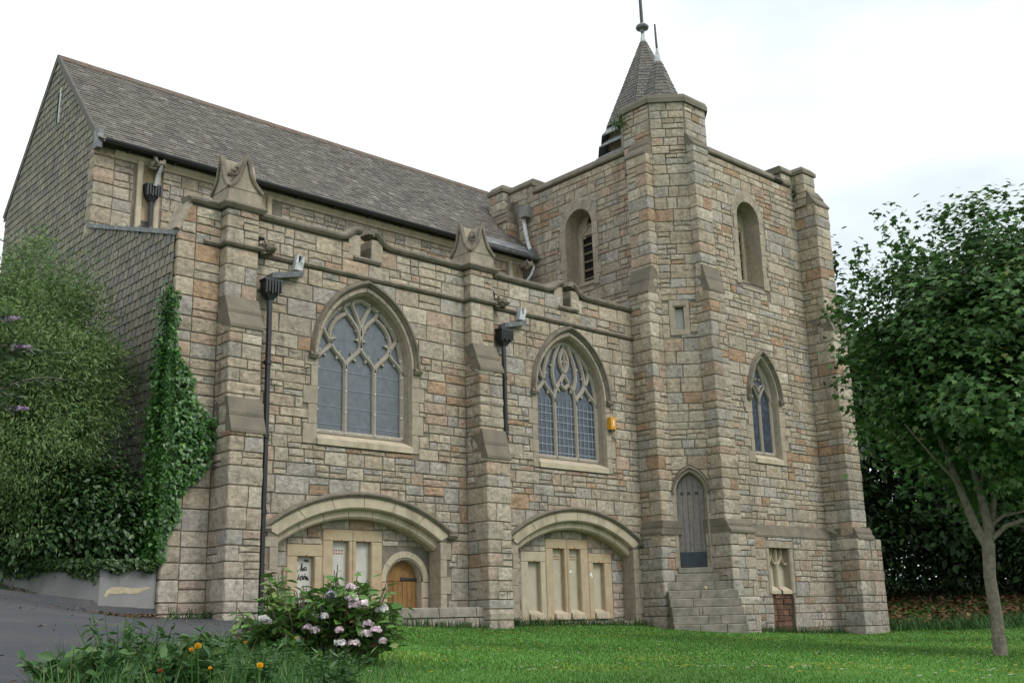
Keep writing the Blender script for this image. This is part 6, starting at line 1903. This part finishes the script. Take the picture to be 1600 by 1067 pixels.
# longer grass at the far edge of the lawn and along the foot of the walls
n = 16000
X = rng.uniform(24.2, 31.5, n); Y = rng.uniform(6.0, 18.5, n); d = np.hypot(X, Y); kp = (d > 26.2) & (d < 29.0+rng.normal(size=n)*.4) & ~in_church(X, Y)
X1, Y1 = X[kp], Y[kp]
X2 = np.concatenate([rng.uniform(6.95, 9.2, 500), rng.uniform(12.7, 17.2, 1300), rng.uniform(13.2, 13.6, 420), rng.uniform(19, 23.9, 1300), rng.uniform(9.2, 12.8, 700)]); Y2 = np.concatenate([14.86-np.abs(rng.normal(size=500))*.09, 14.92-np.abs(rng.normal(size=1300))*.10, 14.88-np.abs(rng.normal(size=420))*.08, 13.86-np.abs(rng.normal(size=1300))*.16, 14.58-np.abs(rng.normal(size=700))*.07])
kp = ~in_church(X2, Y2); X2, Y2 = X2[kp], Y2[kp]
X, Y = np.concatenate([X1, X2]), np.concatenate([Y1, Y2]); n = len(X)
H = np.concatenate([rng.uniform(.12, .34, len(X1)), rng.uniform(.05, .22, len(X2))]); W = np.concatenate([np.full(len(X1), .03), np.full(len(X2), .012)])
tag(blades('long_grass', X, Y, H, W, pick([(.036, .095, .028), (.05, .115, .03), (.075, .12, .03)], [3, 3, 1], n, rng), M['blade'], rng, .45), 'longer grass along the walls and the far edge of the lawn', 'grass', None, 'stuff')
# weeds and rough grass at the lower left
n = 20000
Y = rng.uniform(3.6, 8.4, n); X = path_x(Y)-.12+np.abs(rng.normal(size=n))*.85
wgt = np.clip(1-(X-path_x(Y)-.9)/1.3, 0, 1)*np.clip((8.6-Y)/1.5, 0, 1)
kp = (rng.random(n) < wgt) & (np.hypot(X, Y) > 3.9)
X, Y = X[kp], Y[kp]; n = len(X)
H = .045+.15*rng.random(n)**2.2*np.clip(1.35-.22*(X-path_x(Y)), .5, 1.3)
tag(blades('rough_grass', X, Y, H, rng.uniform(.003, .008, n), pick([(.055, .14, .034), (.08, .18, .044), (.044, .115, .036), (.14, .19, .06), (.34, .32, .17)], [4, 3, 3, 1, .35], n, rng), M['blade'], rng, .95), 'rough grass beside the path at the lower left', 'grass', None, 'stuff')
WG_ = 'weeds beside the path'
wl_ = ['leafy weed at the very corner of the path, lower left', 'tall thin weed standing against the tarmac', 'feathery weed between path and yellow flowers', 'leafy weed under the yellow flower by the path', 'bushy weed left of the hydrangea', 'weed patch in front of the hydrangea', 'dark leafy weed at the bottom edge of the photo', 'pale weed at the bottom edge beside the long grass', 'sprawling weed below the yellow tulip-like flower']
for i, (px, py, d, h) in enumerate(((115, 1067, 4.9, .17), (185, 1050, 5.4, .30), (240, 1045, 5.5, .26), (305, 1055, 5.6, .24), (350, 1020, 6.8, .26), (440, 1035, 6.9, .22), (270, 1085, 4.8, .24), (520, 1070, 5.4, .20), (400, 1075, 5.2, .22))):
    v = _f*FPX+_r2*(px-800)+_d2*(py-533.5); v = v[:2]/np.hypot(v[0], v[1])*d
    z = gz(*v); w = thing('weed', (v[0], v[1], z), wl_[i], 'weed', WG_)
    st = MB(); P, Nn, TD = [], [], []
    for j in range(26):
        a = rng.uniform(0, 6.28); r = rng.uniform(.02, .22); hh = h*rng.uniform(.45, 1.1)
        e = np.array([v[0]+math.cos(a)*r, v[1]+math.sin(a)*r, z+hh]); s0 = np.array([v[0]+math.cos(a)*r*.3, v[1]+math.sin(a)*r*.3, z-.02])
        st.tube([tuple(s0), tuple((s0+e)/2+np.array([0, 0, .02])), tuple(e)], [.003, .0025, .0015], 4)
        for q in range(16):
            t = rng.uniform(.15, 1); sd = unit(1, rng)[0]; sd[2] = abs(sd[2])*.5
            P.append(s0+(e-s0)*t); TD.append(sd); Nn.append(np.array([0, 0, 1.])+rng.normal(size=3)*.5)
    put('stem', st, M['blade'], w, None)
    P = np.array(P); n = len(P)
    leaves('foliage', P, np.array(Nn), rng.uniform(.03, .075, n), NARROW_T if i % 3 else OVATE_T, pick([(.04, .10, .03), (.055, .125, .03), (.075, .14, .035)], [3, 3, 1], n, rng), M['leaf'], w, rng, np.array(TD))
# yellow flowers among them
yl = ['open yellow flower beside the path, leftmost', 'half-hidden orange-yellow flower left of the open yellow one', 'upright narrow yellow flower at the bottom edge', 'small yellow flower low in the rough grass', 'small orange flower nearest the hydrangea', 'rust-red seed head at the bottom edge', 'small yellow flower at the foot of the hydrangea']
for i, (px, py, d, s, col) in enumerate(((309, 1014, 4.5, .021, (.72, .42, .03)), (299, 1018, 4.5, .014, (.75, .33, .02)), (406, 1044, 4.4, .019, (.85, .48, .02)), (328, 1046, 4.4, .011, (.80, .42, .03)), (383, 1005, 4.9, .010, (.65, .22, .03)), (250, 1051, 4.3, .014, (.33, .09, .03)), (462, 998, 6.0, .010, (.80, .55, .1)))):
    v = _f*FPX+_r2*(px-800)+_d2*(py-533.5); v = v/np.hypot(v[0], v[1])*d
    g0 = gz(v[0], v[1]); fo = thing('flower', (v[0], v[1], g0), yl[i], 'flower', 'flowers beside the path')
    k = MB(); k.tube([(v[0], v[1], g0-.01), (v[0]+.01, v[1], (g0+v[2])/2), tuple(v)], .0025, 4); put('stem', k, M['blade'], fo)
    n = 7; u = np.stack([np.cos(np.arange(n)*.9), np.sin(np.arange(n)*.9), np.full(n, 1.1)], 1)
    leaves('petal', np.tile(v, (n, 1)), u*np.array([-1, -1, .35]), np.full(n, s*1.25), PETAL_T, pick([col], [1], n, rng, .12), M['petal'], fo, rng, u)
# daisies and buttercups dotted over the lawn
n = 650
az = YAW+rng.uniform(R(-8), R(28), n); d = rng.uniform(6.5, 24, n); X, Y = d*np.sin(az), d*np.cos(az)
kp = (X > path_x(Y)+1.2) & ~in_church(X, Y) & ((Y < 14.6) | (X > 17)); X, Y = X[kp], Y[kp]; n = len(X)
P = np.repeat(np.stack([X, Y, ground(X, Y)+.06], 1), 5, 0); aa = np.tile(np.arange(5)*1.257, n); u = np.stack([np.cos(aa), np.sin(aa), np.full(5*n, .3)], 1)
cf = np.repeat(pick([(.75, .58, .06), (.75, .74, .68)], [1.2, 1], n, rng, .05), 5, 0)
tag(leaves('lawn_flowers', P, np.tile([(0, 0, 1.0)], (5*n, 1))+u*-.3, np.repeat(rng.uniform(.009, .018, n), 5), PETAL_T, cf, M['petal'], None, rng, u), 'tiny yellow and white flowers dotted over the lawn', 'flowers', None, 'stuff')
# dead leaves: along the foot of the low wall, on the path, and the litter bank under the trees
n = 1500
t = rng.random(n); seg = rng.choice(3, n, p=[.3, .4, .3]); A = np.array(WPTS)
X = A[seg, 0]+(A[seg+1, 0]-A[seg, 0])*t; Y = A[seg, 1]+(A[seg+1, 1]-A[seg, 1])*t
off = np.abs(rng.normal(size=n))*.12+.02; dx = A[seg+1]-A[seg]; dx /= np.linalg.norm(dx, axis=1, keepdims=True)
X += -(dx[:, 1])*off*1.0; Y += dx[:, 0]*off*1.0
X3 = rng.uniform(-1, 8, 700); Y3 = rng.uniform(4.5, 15, 700); kp = X3 < path_x(Y3)-.05
n4 = 14000; X4 = rng.uniform(25, 36, n4); Y4 = rng.uniform(5, 20, n4); d4 = np.hypot(X4, Y4); k4 = (d4 > 28.9+rng.normal(size=n4)*.4) & (d4 < 37)
X = np.concatenate([X, X3[kp], X4[k4]]); Y = np.concatenate([Y, Y3[kp], Y4[k4]]); n = len(X)
sz = np.concatenate([rng.uniform(.02, .045, n-k4.sum()), rng.uniform(.10, .22, k4.sum())])
P = np.stack([X, Y, ground(X, Y)+.02+.03*rng.random(n)], 1)
tag(leaves('fallen_leaves', P, np.tile([(0, 0, 1.0)], (n, 1))+rng.normal(size=(n, 3))*.35, sz, OVATE_T, pick([(.17, .095, .04), (.22, .13, .06), (.11, .065, .03), (.26, .18, .09)], [3, 2, 3, 1], n, rng), M['litter'], None, rng), 'brown fallen leaves along the low wall and under the trees', 'leaves', None, 'stuff')
print('objects', len(bpy.data.objects), 'tris', sum(len(p.vertices)-2 for m in bpy.data.meshes for p in m.polygons) if False else '')
